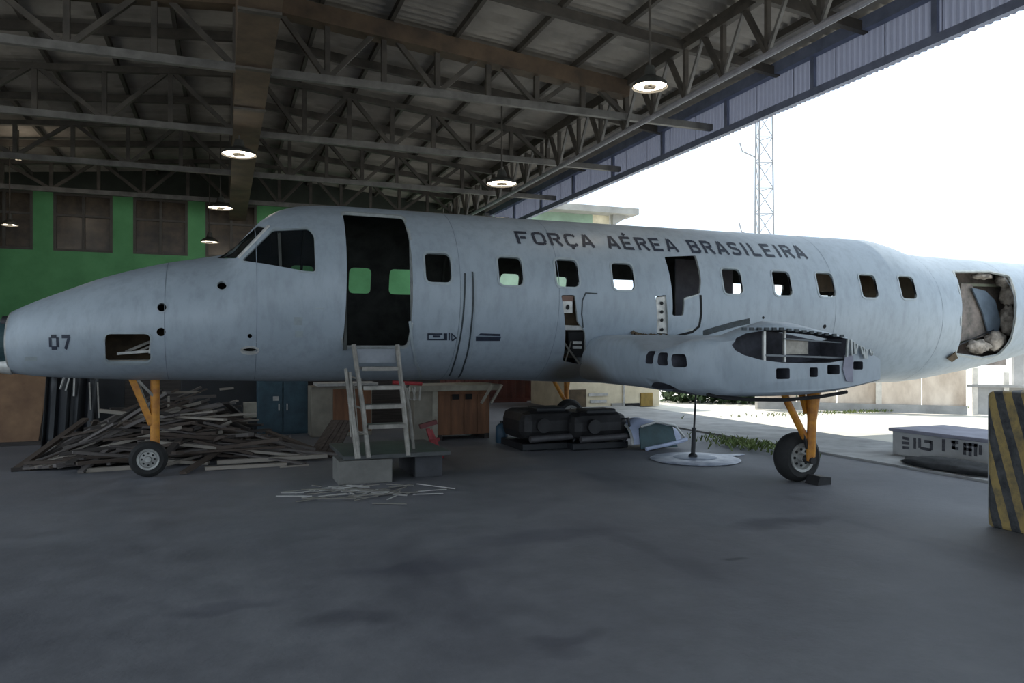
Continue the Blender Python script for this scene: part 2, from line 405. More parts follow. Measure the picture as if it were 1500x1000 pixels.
# truss along the opening
M_fpipe = mat('pale_blue_pipe', (.32, .32, .36), .5, .2)
TA, TL, TU = 7.4, EYE+4.28, EYE+5.16
t = thing('opening_truss', 'long lattice truss with pale lower pipe running along the open side', 'truss', (TA, 12, TL))
MB().tube([(TA, B0, TL), (TA, WALLB, TL)], .05, 8).build('bottom_chord', M_fpipe, t, True)
MB().box((TA, bc, TU), (.12, bl, .10)).build('top_chord', M_steel, t)
b = B0
while b < WALLB-1.0:
    MB().bar((TA, b, TL), (TA, b, TU), .07, .07).build('post', M_steel, t)
    MB().bar((TA, b, TL), (TA, b+.52, TU), .08, .07).build('diagonal', M_steel, t)
    MB().bar((TA, b+.52, TU), (TA, b+1.04, TL), .05, .05).build('diagonal', M_grey_steel, t)
    b += 1.04
# corner post at the end of the open side and one along the back
struct(MB().box((D_EDGE-.2, WALLB-.4, 3.3), (.26, .26, 6.6)).build('pillar', mat('pale_grey_column', (.34, .34, .34), .7)))

# high-bay lamps
def lamp(p, r, label, power, top):
    t = thing('high_bay_lamp', label, 'lamp', p, 'high-bay lamps under the hangar roof'); p = Vector(p)
    MB().lathe([(r, 0), (r*.96, .05), (r*.75, .10), (r*.35, .16), (r*.24, .30), (0.001, .30)], p, 'Z', 24).build('lamp_shade', M_lampm, t, True)
    MB().lathe([(r*.93, .03), (r*.55, .02), (.001, .02)], p, 'Z', 24).build('diffuser', M_lamp, t, True)
    MB().lathe([(r*.36, -.004), (r*.36, .018), (r*.10, .018), (r*.10, -.004)], p, 'Z', 24).build('lamp_holder', M_lampm, t)
    MB().tube([p+Vector((0, 0, .28)), Vector((p.x, p.y, top))], .018, 6).build('hanger_rod', M_steel, t)
    l = bpy.data.lights.new('lamp_light', 'POINT'); l.energy = power; l.color = (1, .85, .66); l.shadow_soft_size = .2
    lo = bpy.data.objects.new('lamp_light', l); COL.objects.link(lo); lo.parent = t; lo.location = (0, 0, -.12)
for u, v, Z, r, lb in ((350, 227, 15.2, .34, 'bright round high-bay lamp hanging under the brown ridge girder'),
                       (323, 305, 20.5, .33, 'small lit high-bay lamp further back, above the cockpit roof'),
                       (307, 355, 22.8, .26, 'tiny lit lamp seen just above the plane nose by the windshield'),
                       (735, 270, 16.2, .33, 'white high-bay lamp hanging above the grey corner column'),
                       (952, 128, 10.6, .25, 'yellowish twin lamp under the lattice truss at the open side'),
                       (14, 330, 20.0, .20, 'small lit lamp in front of the leftmost wall window'),
                       (27, 234, 19.0, .07, 'tiny white lamp high up at the left under the trusses')):
    p = Zp(u, v, Z); lamp(p, r, lb, 14, roofz(p.x)+.06 if abs(p.x-RIDGE) > .27 else EYE+4.32)

# ================================================================== AIRCRAFT
YC = 10.1
def prof(pts):
    xs, zs = [], []
    for u, v in pts:
        p = B(u, v, YC); xs.append(p.x); zs.append(p.z)
    return xs, zs
def pchip(X, Y):
    X = np.array(X, float); Y = np.array(Y, float); h = np.diff(X); d = np.diff(Y)/h; m = np.zeros_like(X)
    for i in range(1, len(X)-1):
        if d[i-1]*d[i] > 0:
            w1 = 2*h[i]+h[i-1]; w2 = h[i]+2*h[i-1]; m[i] = (w1+w2)/(w1/d[i-1]+w2/d[i])
    m[0], m[-1] = d[0], d[-1]
    def f(x):
        x = np.clip(x, X[0], X[-1]); i = int(min(max(np.searchsorted(X, x)-1, 0), len(X)-2)); t = (x-X[i])/h[i]
        return float((1+2*t)*(1-t)**2*Y[i]+t*(1-t)**2*h[i]*m[i]+t*t*(3-2*t)*Y[i+1]+t*t*(t-1)*h[i]*m[i+1])
    return f
tx, tzs = prof([(22, 455), (50, 443), (100, 425), (150, 408), (200, 395), (250, 385), (300, 378), (333, 372), (360, 346), (385, 322), (408, 310), (438, 304), (500, 304)])
for x, z in ((3, 3.405), (5, 3.41), (10.2, 3.43), (10.64, 3.36), (11.04, 3.255), (11.5, 3.215), (13.6, 3.19), (14.6, 3.17), (18, 3.0)): tx.append(x); tzs.append(z)
bx, bzs = prof([(22, 547), (60, 551), (130, 554), (200, 556), (300, 557), (450, 558)])
for x, z in ((2.5, 1.115), (3.6, 1.10), (5, 1.04), (8, .96), (10.2, .94), (11.04, .95), (12.37, 1.09), (13.6, 1.29), (14.57, 1.48), (16, 1.85), (18, 2.4)): bx.append(x); bzs.append(z)
wx, ws = prof([(22, 500), (50, 500), (100, 500), (150, 500), (200, 500), (250, 500), (300, 500), (360, 500), (430, 500), (500, 500)])[0], [.40, .50, .63, .74, .83, .91, .98, 1.05, 1.11, 1.14]
for x, w in ((3, 1.14), (10.4, 1.14), (12.4, 1.06), (14.6, .86), (16.5, .62), (18, .4)): wx.append(x); ws.append(w)
TOP, BOT, WID = pchip(tx, tzs), pchip(bx, bzs), pchip(wx, ws)
XN, XT = tx[0], 18.0
def surf(x, phi, off=0.0):
    t, bo, w = TOP(x), BOT(x), WID(x); zc = (t+bo)/2; rz = (t-bo)/2
    # below the deck line the section stays close to round; superellipse slightly squarer at the nose
    return Vector((x, YC-(w+off)*math.cos(phi), zc+(rz+off)*math.sin(phi)))
def inside(p):
    if p.x < XN or p.x > XT: return False
    t, bo, w = TOP(p.x), BOT(p.x), WID(p.x)
    return ((p.y-YC)/w)**2+((p.z-(t+bo)/2)/((t-bo)/2))**2 < 1
def hit(u, v):
    d = ray(u, v); s = 6.0
    while s < 20:
        if inside(CAM+d*s):
            lo, hi = s-.05, s
            for _ in range(20):
                mid = (lo+hi)/2
                if inside(CAM+d*mid): hi = mid
                else: lo = mid
            return CAM+d*hi
        s += .05
    p = B(u, v, YC); return p
def phi_of(p):
    t, bo, w = TOP(p.x), BOT(p.x), WID(p.x)
    return math.atan2((p.z-(t+bo)/2)/((t-bo)/2), (YC-p.y)/w)
def snorm(x, phi):
    e = 1e-3; a = surf(x+e, phi)-surf(x-e, phi); b = surf(x, phi+e)-surf(x, phi-e)
    n = b.cross(a); n.normalize()
    c = surf(x, phi)-Vector((x, YC, (TOP(x)+BOT(x))/2))
    return n if n.dot(c) > 0 else -n
plane = thing('airplane', 'grey-blue twin turboprop airliner stripped of engines and outer wings', 'airplane', (3.0, YC, 0))

# --- skin: outer and inner shell joined at both ends, openings cut by prisms
NX, NA, TK = 190, 72, .035
xs = [XN+(XT-XN)*i/NX for i in range(NX+1)]
def shell(off):
    return [[surf(x, 2*math.pi*k/NA, off) for k in range(NA)] for x in xs]
fo = MB(); oR, iR = shell(0), shell(-TK)
fo.grid(oR, True); n0 = len(fo.v); fo.grid(iR, True)
for k in range(NA):
    k2 = (k+1) % NA
    fo.f.append((k, n0+k, n0+k2, k2)); e = NX*NA
    fo.f.append((e+k, e+k2, n0+e+k2, n0+e+k))
fme = fo.mesh('fuselage_skin')
def rounded(pts, r, n=4):
    out = []; N = len(pts); rr = r if isinstance(r, (list, tuple)) else [r]*N
    for i in range(N):
        p, a, b = Vector(pts[i]), Vector(pts[i-1]), Vector(pts[(i+1) % N])
        da, db = (a-p), (b-p); q = min(rr[i], da.length*.49, db.length*.49)
        if q <= 1e-4: out.append(p); continue
        s, e = p+da.normalized()*q, p+db.normalized()*q
        for k in range(n+1):
            t = k/n; out.append((1-t)**2*s+2*t*(1-t)*p+t*t*e)
    return out
def px_poly(pix, r=0, through=False, n=4):
    """an outline picked on the visible skin -> (x, z) polygon -> prism along y"""
    P = [hit(u, v) for u, v in pix]
    return rounded([(p.x, p.z) for p in P], r, n)
cut = MB()
OUT = {}
def opening(name, poly, y0=7.6, y1=YC):
    OUT[name] = poly
    cut.prism([(x, y0, z) for x, z in poly], (0, y1-y0, 0))
WINS = [(642, 392, 19, 20), (748, 397, 18, 20), (831, 400, 16.5, 19), (913, 405, 16.5, 19), (1073, 412, 14.5, 18), (1146, 415, 14.5, 17.5), (1210, 417, 13, 16.5), (1273, 419, 13, 16.5), (1330, 421, 12, 16)]
wcent = []
for i, (u, v, hw, hh) in enumerate(WINS):
    c = hit(u, v); e = hit(u+hw, v); w = e.x-c.x; tpz, btz = hit(u, v-hh).z, hit(u, v+hh).z
    w = .162; zc = (tpz+btz)/2; h = .185; wcent.append((c.x, zc))
    pl = rounded([(c.x-w, zc-h), (c.x+w, zc-h), (c.x+w, zc+h), (c.x-w, zc+h)], .075, 5)
    opening('win%d' % i, pl, 7.6, 12.8)
zw = wcent[0][1]
for x in (1.05, 1.88, 2.55):     # far-side windows seen through the doorway
    pl = rounded([(x-.162, zw-.185), (x+.162, zw-.185), (x+.162, zw+.185), (x-.162, zw+.185)], .075, 5)
    opening('far%.2f' % x, pl, YC+.3, 12.8)
pl = rounded([(6.0, 1.95), (6.95, 1.95), (6.95, 2.70), (6.0, 2.70)], .1, 4); opening('far_exit', pl, YC+.3, 12.8)
pl = rounded([(10.0, 1.9), (10.95, 1.9), (10.95, 2.55), (10.0, 2.55)], .1, 4); opening('far_light_cut', pl, YC+.3, 12.8)  # added opening on the unseen side, cut to let sun into the rear cabin
opening('door', px_poly([(506, 508), (502, 500), (501, 311), (590, 317), (599, 345), (602, 480), (596, 508)], .05))
opening('exit', px_poly([(985, 462), (973, 376), (1019, 374), (1027, 410), (1025, 430), (1003, 436), (1001, 462)], .03))
opening('slot', px_poly([(824, 528), (822, 432), (842, 432), (846, 470), (857, 486), (857, 520), (850, 534)], .03))
opening('hatch', px_poly([(155, 531), (154, 489), (220, 489), (221, 531)], .06, n=5))
opening('baggage', px_poly([(1400, 518), (1408, 470), (1406, 425), (1397, 398), (1450, 398), (1478, 404), (1486, 425), (1487, 470), (1480, 500), (1462, 520), (1440, 524)], .05))
opening('side', px_poly([(354, 382), (400, 336), (452, 334), (460, 344), (462, 398), (446, 397)], .035))
opening('strip', px_poly([(962, 489), (960, 434), (975, 432), (978, 489)], .01))
# windscreen: openings between the posts
ws_p = [B(312, 373, YC), B(346, 365, YC), B(378, 333, YC), B(391, 320, YC), B(383, 308, YC), B(345, 330, YC)]
ws_near = px_poly([(318, 378), (346, 378), (390, 334), (378, 331), (352, 354)], 0)
opening('windscreen', ws_near, 7.6, YC-.06)
opening('windscreen_far', ws_near, YC+.06, 12.8)
for nm, u, v, r in (('h1', 237, 450, 7), ('h2', 236, 486, 7), ('h3', 325, 418, 7), ('h4', 366, 492, 3.5)):
    c = hit(u, v); rr = (hit(u+r, v)-c).length*.95
    opening(nm, [(c.x+rr*math.cos(t), c.z+rr*math.sin(t)) for t in [2*math.pi*k/16 for k in range(16)]], 7.6, c.y+.35)
c = hit(366, 513); opening('h5', [(c.x+.085*math.cos(t), c.z+.028*math.sin(t)) for t in [2*math.pi*k/16 for k in range(16)]], 7.6, c.y+.3)

def boolean(me, cm, name):
    o = bpy.data.objects.new(name, me); COL.objects.link(o); c = bpy.data.objects.new('cutter', cm); COL.objects.link(c)
    md = o.modifiers.new('b', 'BOOLEAN'); md.object = c; md.operation = 'DIFFERENCE'; md.solver = 'EXACT'; md.use_self = True
    dg = bpy.context.evaluated_depsgraph_get(); out = bpy.data.meshes.new_from_object(o.evaluated_get(dg))
    bpy.data.objects.remove(o); bpy.data.objects.remove(c); return out
fme2 = boolean(fme, cut.mesh('cutter'), 'fuselage_skin')
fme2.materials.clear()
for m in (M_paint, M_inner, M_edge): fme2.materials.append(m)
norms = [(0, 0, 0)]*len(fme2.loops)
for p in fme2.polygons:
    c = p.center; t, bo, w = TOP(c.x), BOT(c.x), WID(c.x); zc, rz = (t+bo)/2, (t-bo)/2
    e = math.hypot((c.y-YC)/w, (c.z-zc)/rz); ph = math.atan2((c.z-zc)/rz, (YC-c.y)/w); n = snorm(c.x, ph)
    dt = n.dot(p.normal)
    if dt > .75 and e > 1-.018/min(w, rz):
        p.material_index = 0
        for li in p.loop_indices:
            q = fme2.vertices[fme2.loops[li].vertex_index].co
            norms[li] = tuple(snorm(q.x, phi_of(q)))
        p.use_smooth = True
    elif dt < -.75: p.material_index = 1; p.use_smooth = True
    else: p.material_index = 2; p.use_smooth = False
fme2.normals_split_custom_set(norms)
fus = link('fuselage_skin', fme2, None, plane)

def on_skin(poly, off, n=1):
    """polygon of (x,z) on the near skin -> points at offset"""
    out = []
    for x, z in poly:
        t, bo, w = TOP(x), BOT(x), WID(x); s = max(-1, min(1, (z-(t+bo)/2)/((t-bo)/2))); out.append(surf(x, math.asin(s), off))
    return out
def strip_on_skin(name, pts, width, m, parent, off=.004, thick=.006):
    """a band following (x, z) points over the near skin"""
    mb = MB(); L, R = [], []
    P0 = [Vector((x, z)) for x, z in pts]; P = []
    for i in range(len(P0)-1):
        k = max(1, int((P0[i+1]-P0[i]).length/.04))
        P += [P0[i].lerp(P0[i+1], j/k) for j in range(k)]
    P.append(P0[-1])
    for i, p in enumerate(P):
        d = (P[min(i+1, len(P)-1)]-P[max(i-1, 0)]).normalized(); q = Vector((-d.y, d.x))*width/2
        L.append(p+q); R.append(p-q)
    a, b = on_skin(L, off), on_skin(R, off); a2, b2 = on_skin(L, off-thick), on_skin(R, off-thick)
    mb.grid([[a[i], b[i], b2[i], a2[i]] for i in range(len(P))], True)
    mb.f.append((0, 1, 2, 3)); e = 4*(len(P)-1); mb.f.append((e, e+1, e+2, e+3))
    return mb.build(name, m, parent)
def ring_on_skin(name, poly, width, m, parent, off=.006, side=1):
    mb = MB(); n = len(poly); P = [Vector(p) for p in poly]; c = sum(P, Vector((0, 0)))/n; I, O = [], []
    for i in range(n):
        d = (P[(i+1) % n]-P[i-1]).normalized(); q = Vector((d.y, -d.x)); q = q if q.dot(P[i]-c) > 0 else -q
        I.append(P[i]); O.append(P[i]+q*width)
    a, b, a2, b2 = on_skin(I, off), on_skin(O, off), on_skin(I, -.03), on_skin(O, -.004)
    mb.grid([a2, a, b, b2], True)
    return mb.build(name, m, parent)
M_frame = mat('cabin_window_surround', (.35, .40, .43), .45, var=.2, scale=8)
for i in range(len(WINS)): ring_on_skin('window_frame', OUT['win%d' % i], .028, M_frame, plane)
ring_on_skin('cockpit_window_frame', OUT['side'], .02, M_frame, plane)
ring_on_skin('door_frame', OUT['door'], .022, M_edge, plane)
ring_on_skin('nose_hatch_frame', OUT['hatch'], .022, M_frame, plane)
ring_on_skin('baggage_door_frame', OUT['baggage'], .03, M_edge, plane)
# panes in the cockpit
def pane(name, poly, off=-.02, mirror=False):
    mb = MB(); pts = on_skin(poly, off)
    if mirror: pts = [Vector((p.x, 2*YC-p.y, p.z)) for p in pts]
    n = len(pts); mb.add(pts, [tuple(range(n))]); o = mb.build(name, M_glass, plane, fix=False); return o
pane('cockpit_side_pane', OUT['side']); pane('windscreen_pane', OUT['windscreen'], -.012); pane('windscreen_pane', OUT['windscreen'], -.012, True)
# windscreen wiper / post on the near side
mb = MB(); pp = [hit(349, 378), hit(372, 354), hit(394, 331)]
mb.tube([p+Vector((0, -.012, .0)) for p in pp], .022, 8); mb.build('windscreen_post', M_light_metal, plane, True)

# nose bulkhead with a stowed radar frame
nz = (TOP(XN)+BOT(XN))/2; rz = (TOP(XN)-BOT(XN))/2; rw = WID(XN)
def disc_x(x, f, m, name, parent, n=32, th=.03):
    mb = MB(); P = [Vector((x, YC-rw*f*math.cos(2*math.pi*k/n), nz+rz*f*math.sin(2*math.pi*k/n))) for k in range(n)]
    return mb.prism(P, (th, 0, 0)).build(name, m, parent)
nb = disc_x(XN-.02, .97, M_light_metal, 'nose_bulkhead', plane)
disc_x(XN-.10, .80, M_tealin, 'radar_bay_cover', nb, th=.08)
mb = MB(); mb.lathe([(.02, -.14), (.09, -.12), (.11, -.02), (.11, .0)], (XN, YC-.12, nz-rz*.72), 'X', 14, True); mb.build('nose_lamp', M_light_metal, nb, True)
mb = MB(); mb.lathe([(.04, -.10), (.07, -.08), (.08, .0)], (XN, YC-.16, nz+rz*.62), 'X', 14, True); mb.build('latch_block', M_black, nb, True)

# cabin inside: floor, ceiling liner frames
mb = MB(); mb.box((6.3, YC, 1.50), (9.6, 1.5, .04)); mb.build('cabin_floor', M_inner, plane)
mb = MB(); mb.box((.72, YC, 1.52), (1.3, 1.3, .04)); mb.build('cockpit_floor', M_inner, plane)
def bulkhead(x, name, m=None):
    mb = MB(); P = [surf(x, 2*math.pi*k/40, -.05) for k in range(40)]; mb.prism(P, (.03, 0, 0)); return mb.build(name, m or M_inner, plane)
bulkhead(.05, 'nose_bay_bulkhead'); bulkhead(11.3, 'rear_bulkhead', mat('tan_bulkhead', (.75, .60, .42), .8)); bulkhead(15.9, 'tail_bulkhead')
# cockpit partition with a gangway
for s in (-1, 1): MB().box((1.36, YC+s*.70, 2.15), (.03, .62, 1.25)).build('cockpit_partition', M_inner, plane)
for x in np.arange(.6, 11.2, .42):
    hid = any(abs(x-cx) < .21 for cx, _ in wcent) or 1.4 < x < 2.6 or abs(x-6.35) < .3
    if hid: continue
    mb = MB(); rows = []
    for k in range(49):
        ph = 2*math.pi*k/48; rows.append([surf(x, ph, -.04), surf(x+.03, ph, -.04), surf(x+.03, ph, -.10), surf(x, ph, -.10)])
    mb.grid(rows, True); mb.build('frame_ring', M_inner, plane)
# cockpit seats, seen through the side window
for s in (-1, 1):
    mb = MB(); mb.box((.95, YC+s*.42, 2.0), (.46, .44, .12)); mb.box((1.18, YC+s*.42, 2.38), (.12, .42, .70), Matrix.Rotation(.15, 3, 'Y')); mb.build('cockpit_seat', M_black, plane, bevel=.03)
mb = MB(); mb.box((.40, YC, 2.25), (.30, 1.3, .32), Matrix.Rotation(-.3, 3, 'Y')); mb.build('instrument_panel', M_black, plane, bevel=.03)
# nose bay structure behind the open hatch
c0, c1 = hit(154, 531), hit(221, 489)
ns = MB(); yb = c0.y+.30
ns.box(((c0.x+c1.x)/2, yb+.12, (c0.z+c1.z)/2), (.9, .02, .6)); ns.build('equipment_bay_back', M_brownst, plane)
ns = MB(); ns.bar((c0.x+.10, yb-.12, c0.z+.10), (c1.x-.03, yb-.12, c0.z+.13), .045, .03); ns.bar((c1.x-.04, yb-.12, c0.z+.10), (c1.x-.02, yb-.12, c1.z-.03), .045, .03)
ns.build('equipment_bay_bracket', M_light_metal, plane)
ns = MB(); ns.bar((c0.x+.18, yb-.05, c0.z+.12), (c1.x-.05, yb-.05, c1.z-.08), .03); ns.bar((c0.x+.30, yb-.04, c0.z+.12), (c1.x-.02, yb-.04, c1.z-.12), .025)
ns.build('equipment_bay_rod', M_alum, plane)
ns = MB(); ns.box(((c0.x+c1.x)/2, c0.y+.15, c0.z+.015), (c1.x-c0.x-.02, .2, .03)); ns.build('equipment_bay_shelf', M_alum, plane)
# boarding door sill
dz = min(z for x, z in OUT['door']); dx0 = min(x for x, z in OUT['door']); dx1 = max(x for x, z in OUT['door'])
# structure showing in the damaged slot
sx0 = min(x for x, z in OUT['slot']); sx1 = max(x for x, z in OUT['slot']); sz0 = min(z for x, z in OUT['slot']); sz1 = max(z for x, z in OUT['slot'])
mb = MB(); mb.add(on_skin([(sx0-.02, sz0-.02), (sx1+.02, sz0-.02), (sx1+.02, (sz0+sz1)/2), (sx1+.02, sz1+.02), (sx0-.02, sz1+.02), (sx0-.02, (sz0+sz1)/2)], -.14), [(0, 1, 2, 5), (5, 2, 3, 4)]); mb.build('slot_backing', M_brownst, plane, fix=False)
def plate(name, pts, off, m, th=.012, parent=plane):
    mb = MB(); a = on_skin(pts, off); n = len(a); b = on_skin(pts, off-th); mb.add(a+b, [tuple(range(n)), tuple(range(2*n-1, n-1, -1))]+[(i, (i+1) % n, n+(i+1) % n, n+i) for i in range(n)]); return mb.build(name, m, parent)
def pxz(pix): return [(p.x, p.z) for p in [hit(u, v) for u, v in pix]]
def circ(u, v, r, n=12, sy=1): c = hit(u, v); return [(c.x+r*math.cos(t), c.z+sy*r*math.sin(t)) for t in [2*math.pi*k/n for k in range(n)]]
pl = plate('slot_fitting', pxz([(827, 459), (826, 441), (840, 441), (840, 459)]), -.03, M_light_metal)
plate('fitting_hole', circ(833, 450, .026, sy=1.4), -.025, M_void, .004, pl)
plate('slot_cap', pxz([(824, 441), (824, 433), (841, 433), (841, 441)]), -.02, mat('rusty_cap', (.22, .13, .10), .8))
plate('slot_shelf', pxz([(828, 484), (828, 477), (855, 478), (855, 484)]), -.02, M_light_metal)
bx_ = plate('slot_black_box', pxz([(835, 524), (834, 488), (856, 488), (856, 526)]), -.03, M_void, .05)
for k, yy in enumerate((501, 508)): plate('slot_label', pxz([(840, yy+4), (840, yy), (853, yy), (853, yy+4)]), -.022, M_light_metal, .006, bx_)
mb = MB(); a_, b_ = hit(826, 500), hit(848, 532); mb.tube([a_+Vector((0, .02, 0)), b_+Vector((0, -.01, 0))], .014, 6); a_, b_ = hit(838, 500), hit(828, 530); mb.tube([a_+Vector((0, .03, 0)), b_], .010, 6); mb.build('slot_pipe', M_alum, plane, True)
# thin dark frame line right of the slot
strip_on_skin('panel_gap_line', pxz([(875, 430), (858, 429), (853, 440), (852, 460), (854, 480)]), .018, M_seam, plane)
# pale strip with four holes at the emergency exit
ps = plate('holed_fitting', pxz([(963, 488), (962, 435), (976, 434), (978, 489)]), -.012, M_light_metal)
for v in (444, 457, 469, 483): plate('fitting_hole', circ(970, v, .026), -.008, M_void, .004, ps)
ex = MB(); q0, q1 = hit(1003, 436), hit(1024, 463)
plate('exit_lower_panel', pxz([(1003, 485), (1002, 437), (1024, 430), (1024, 470), (1019, 484)]), .003, M_edge, .012)
strip_on_skin('exit_seam', pxz([(1026, 432), (1027, 460), (1024, 478), (1014, 486), (990, 492), (955, 494), (928, 489)]), .035, M_void, plane)
# through the exit: cabin lining panel on the far side
mb = MB(); mb.box((7.65, YC+.68, 2.35), (1.15, .03, 1.4)); mb.build('cabin_lining', mat('grey_cabin_lining', (.34, .33, .38), .7), plane)
mb = MB(); mb.box((10.6, YC+.66, 2.80), (1.5, .03, .42)); mb.build('cabin_lining', mat('tan_cabin_lining', (.75, .60, .44), .7), plane)
# belly lines at the door side (dangling seal strips)
strip_on_skin('door_seal_strip', pxz([(600, 470), (603, 500), (609, 530), (616, 553)]), .03, M_frame, plane, .012)
for pts in ([(681, 400), (680, 440), (677, 475), (672, 505), (664, 535), (658, 550)], [(692, 398), (693, 440), (690, 480), (686, 510), (679, 535), (672, 552)]):
    strip_on_skin('hanging_seal_line', pxz(pts), .020, M_seam, plane, .006)
for pts in ([(676, 410), (675, 450), (671, 490), (667, 520)], [(696, 400), (696, 445), (693, 490), (688, 530)]):
    strip_on_skin('panel_seam', pxz(pts), .007, M_frame, plane, .003)
# faint circumferential panel seams
M_pseam = mat('skin_seam', (.21, .25, .29), .6, var=.3, scale=8)
for x in (-.62, .35, 2.75, 4.1, 8.75, 11.02, 12.9):
    mb = MB(); rows = []
    for k in range(27):
        ph = math.radians(-75+k*6); rows.append([surf(x, ph, .0015), surf(x+.008, ph, .0015)])
    mb.grid(rows); mb.build('panel_seam', M_pseam, plane, fix=False)
# small hatch rim, labels and scuffs on the nose
ring_on_skin('static_port_rim', OUT['h5'], .022, M_light_metal, plane)
for nm in ('h1', 'h3'): ring_on_skin('vent_rim', OUT[nm], .012, M_frame, plane)

# --- lettering, stencilled
T = .22
GL = {  # strokes in a unit cell
 'F': [(.1, 0, .1, 1), (.1, .91, .95, .91), (.3, .5, .75, .5)],
 'O': [(.1, .2, .1, .8), (.9, .2, .9, .8), (.1, .8, .25, .92), (.25, .92, .75, .92), (.75, .92, .9, .8), (.1, .2, .25, .08), (.25, .08, .75, .08), (.75, .08, .9, .2)],
 'R': [(.12, 0, .12, 1), (.12, .91, .75, .91), (.75, .91, .88, .75), (.88, .75, .75, .52), (.3, .50, .75, .50), (.55, .45, .92, 0)],
 'C': [(.9, .78, .75, .92), (.75, .92, .25, .92), (.25, .92, .1, .75), (.1, .75, .1, .25), (.1, .25, .25, .08), (.25, .08, .75, .08), (.75, .08, .9, .22)],
 'A': [(.08, 0, .46, 1), (.54, 1, .94, 0), (.30, .30, .70, .30)],
 'E': [(.12, 0, .12, 1), (.12, .92, .9, .92), (.28, .5, .75, .5), (.12, .08, .9, .08)],
 'B': [(.12, 0, .12, 1), (.12, .92, .7, .92), (.7, .92, .84, .74), (.84, .74, .7, .54), (.28, .52, .7, .52), (.7, .50, .9, .28), (.9, .28, .75, .08), (.12, .08, .75, .08)],
 'S': [(.88, .80, .72, .92), (.72, .92, .25, .92), (.25, .92, .1, .74), (.1, .74, .25, .54), (.25, .54, .75, .46), (.75, .46, .9, .26), (.9, .26, .75, .08), (.75, .08, .25, .08), (.25, .08, .1, .2)],
 'I': [(.5, 0, .5, 1)], 'L': [(.15, 0, .15, 1), (.15, .08, .85, .08)],
 '0': [(.1, .15, .1, .85), (.9, .15, .9, .85), (.2, .92, .8, .92), (.2, .08, .8, .08)],
 '7': [(.05, .92, .95, .92), (.9, .9, .4, 0)],
}
GL['Ç'] = GL['C']+[(.5, .02, .45, -.2)]; GL['É'] = GL['E']+[(.45, 1.12, .68, 1.3)]
def lettering(name, text, x0, x1, z0a, z1a, z0b, z1b, m, tk=.16, gap=.24):
    wd = {'I': .42, ' ': .55}; tot = sum(wd.get(c, .92)+gap for c in text)-gap; cur = 0
    for ch in text:
        w = wd.get(ch, .92); mb = MB()
        for (ax, ay, bx2, by) in GL.get(ch, []):
            q0 = Vector((cur+ax*w, ay)); q1 = Vector((cur+bx2*w, by)); d = (q1-q0)
            if d.length < 1e-6: continue
            d.normalize(); nn = Vector((-d.y, d.x))*tk/2
            pts = []
            for s in np.linspace(0, 1, 5):
                c = q0+(q1-q0)*float(s); pts.append((c+nn, c-nn))
            rows = []
            for a, b in pts:
                row = []
                for q in (a, b):
                    f = q.x/tot; x = x0+(x1-x0)*f; lo = z0a+(z0b-z0a)*f; hi = z1a+(z1b-z1a)*f; row.append((x, lo+(hi-lo)*q.y))
                rows.append(on_skin(row, .004))
            mb.grid(rows)
        if mb.v: mb.build(name, m, plane, fix=False)
        cur += w+gap
p0, p1, p2, p3 = hit(759, 357), hit(760, 339), hit(1184, 379), hit(1184, 361)
lettering('letter', 'FORÇA AÉREA BRASILEIRA', p0.x, p2.x, p0.z, p1.z, p2.z, p3.z, M_navy, .21, .26)
p0, p1, p2 = hit(73, 511), hit(73, 491), hit(104, 511)
lettering('digit', '07', p0.x, p2.x, p0.z, p1.z, p0.z, p1.z, M_navy, .27, .30)
# small dark marking below the windows: framed bar, block letters, arrow and a solid bar
def block(pix, m=M_navy, nm='registration_marking'): return plate(nm, pxz(pix), .004, m, .004)
for q in ([(626, 490), (626, 488), (648, 488), (648, 490)], [(626, 498), (626, 496), (650, 496), (650, 498)], [(626, 498), (626, 488), (628, 488), (628, 498)], [(634, 494), (634, 491), (645, 491), (645, 494)],
          [(650, 498), (650, 488), (655, 488), (655, 498)], [(657, 498), (657, 487), (659, 487), (659, 498)], [(662, 488), (660, 488), (668, 493), (667, 495)], [(661, 498), (661, 488), (662.5, 488), (662.5, 498)], [(661, 499), (668, 493), (669, 495), (664, 499)],
          [(700, 491), (704, 488), (733, 489), (733, 492)], [(697, 499), (697, 492.5), (734, 493), (732, 499)]): block(q)
# dark walkway marking on the wing root line
strip_on_skin('walkway_marking', pxz([(1030, 488), (1050, 482), (1075, 475), (1098, 470)]), .085, M_seam, plane)
for (u, v, r) in ((1118, 465, .02), (1208, 478, .03)): plate('skin_hole', circ(u, v, r), .003, M_void, .004)
# faint stencil marks on the nose
for (u, v, w, h) in ((437, 470, 6, 6), (438, 489, 6, 5), (45, 525, 9, 3), (468, 452, 7, 1)):
    plate('faint_stencil', pxz([(u-w, v+h), (u-w, v-h), (u+w, v-h), (u+w, v+h)]), .003, mat('faint_mark', (.33, .38, .40), .6), .003)

# --- torn baggage opening at the tail: inner ribs, lining, crumpled insulation
bxs = [x for x, z in OUT['baggage']]; bzs2 = [z for x, z in OUT['baggage']]; gx0, gx1, gz0, gz1 = min(bxs), max(bxs), min(bzs2), max(bzs2)
mb = MB(); mb.box(((gx0+gx1)/2+.45, YC-.18, (gz0+gz1)/2), (2.2, .03, gz1-gz0+.3)); mb.build('bay_back_wall', mat('bay_lining', (.46, .38, .34), .8, dark=(.22, .19, .17), scale=4), plane)
M_rib = mat('bay_rib_primer', (.27, .27, .22), .8, var=.4, scale=6)
for k in range(1):
    x = gx0+.02; rows = []
    for i in range(20):
        ph = math.radians(-60+i*6.2); rows.append([surf(x, ph, -.06), surf(x+.04, ph, -.06), surf(x+.04, ph, -.16), surf(x, ph, -.16)])
    mb = MB(); mb.grid(rows, True); mb.build('bay_rib', M_rib, plane)
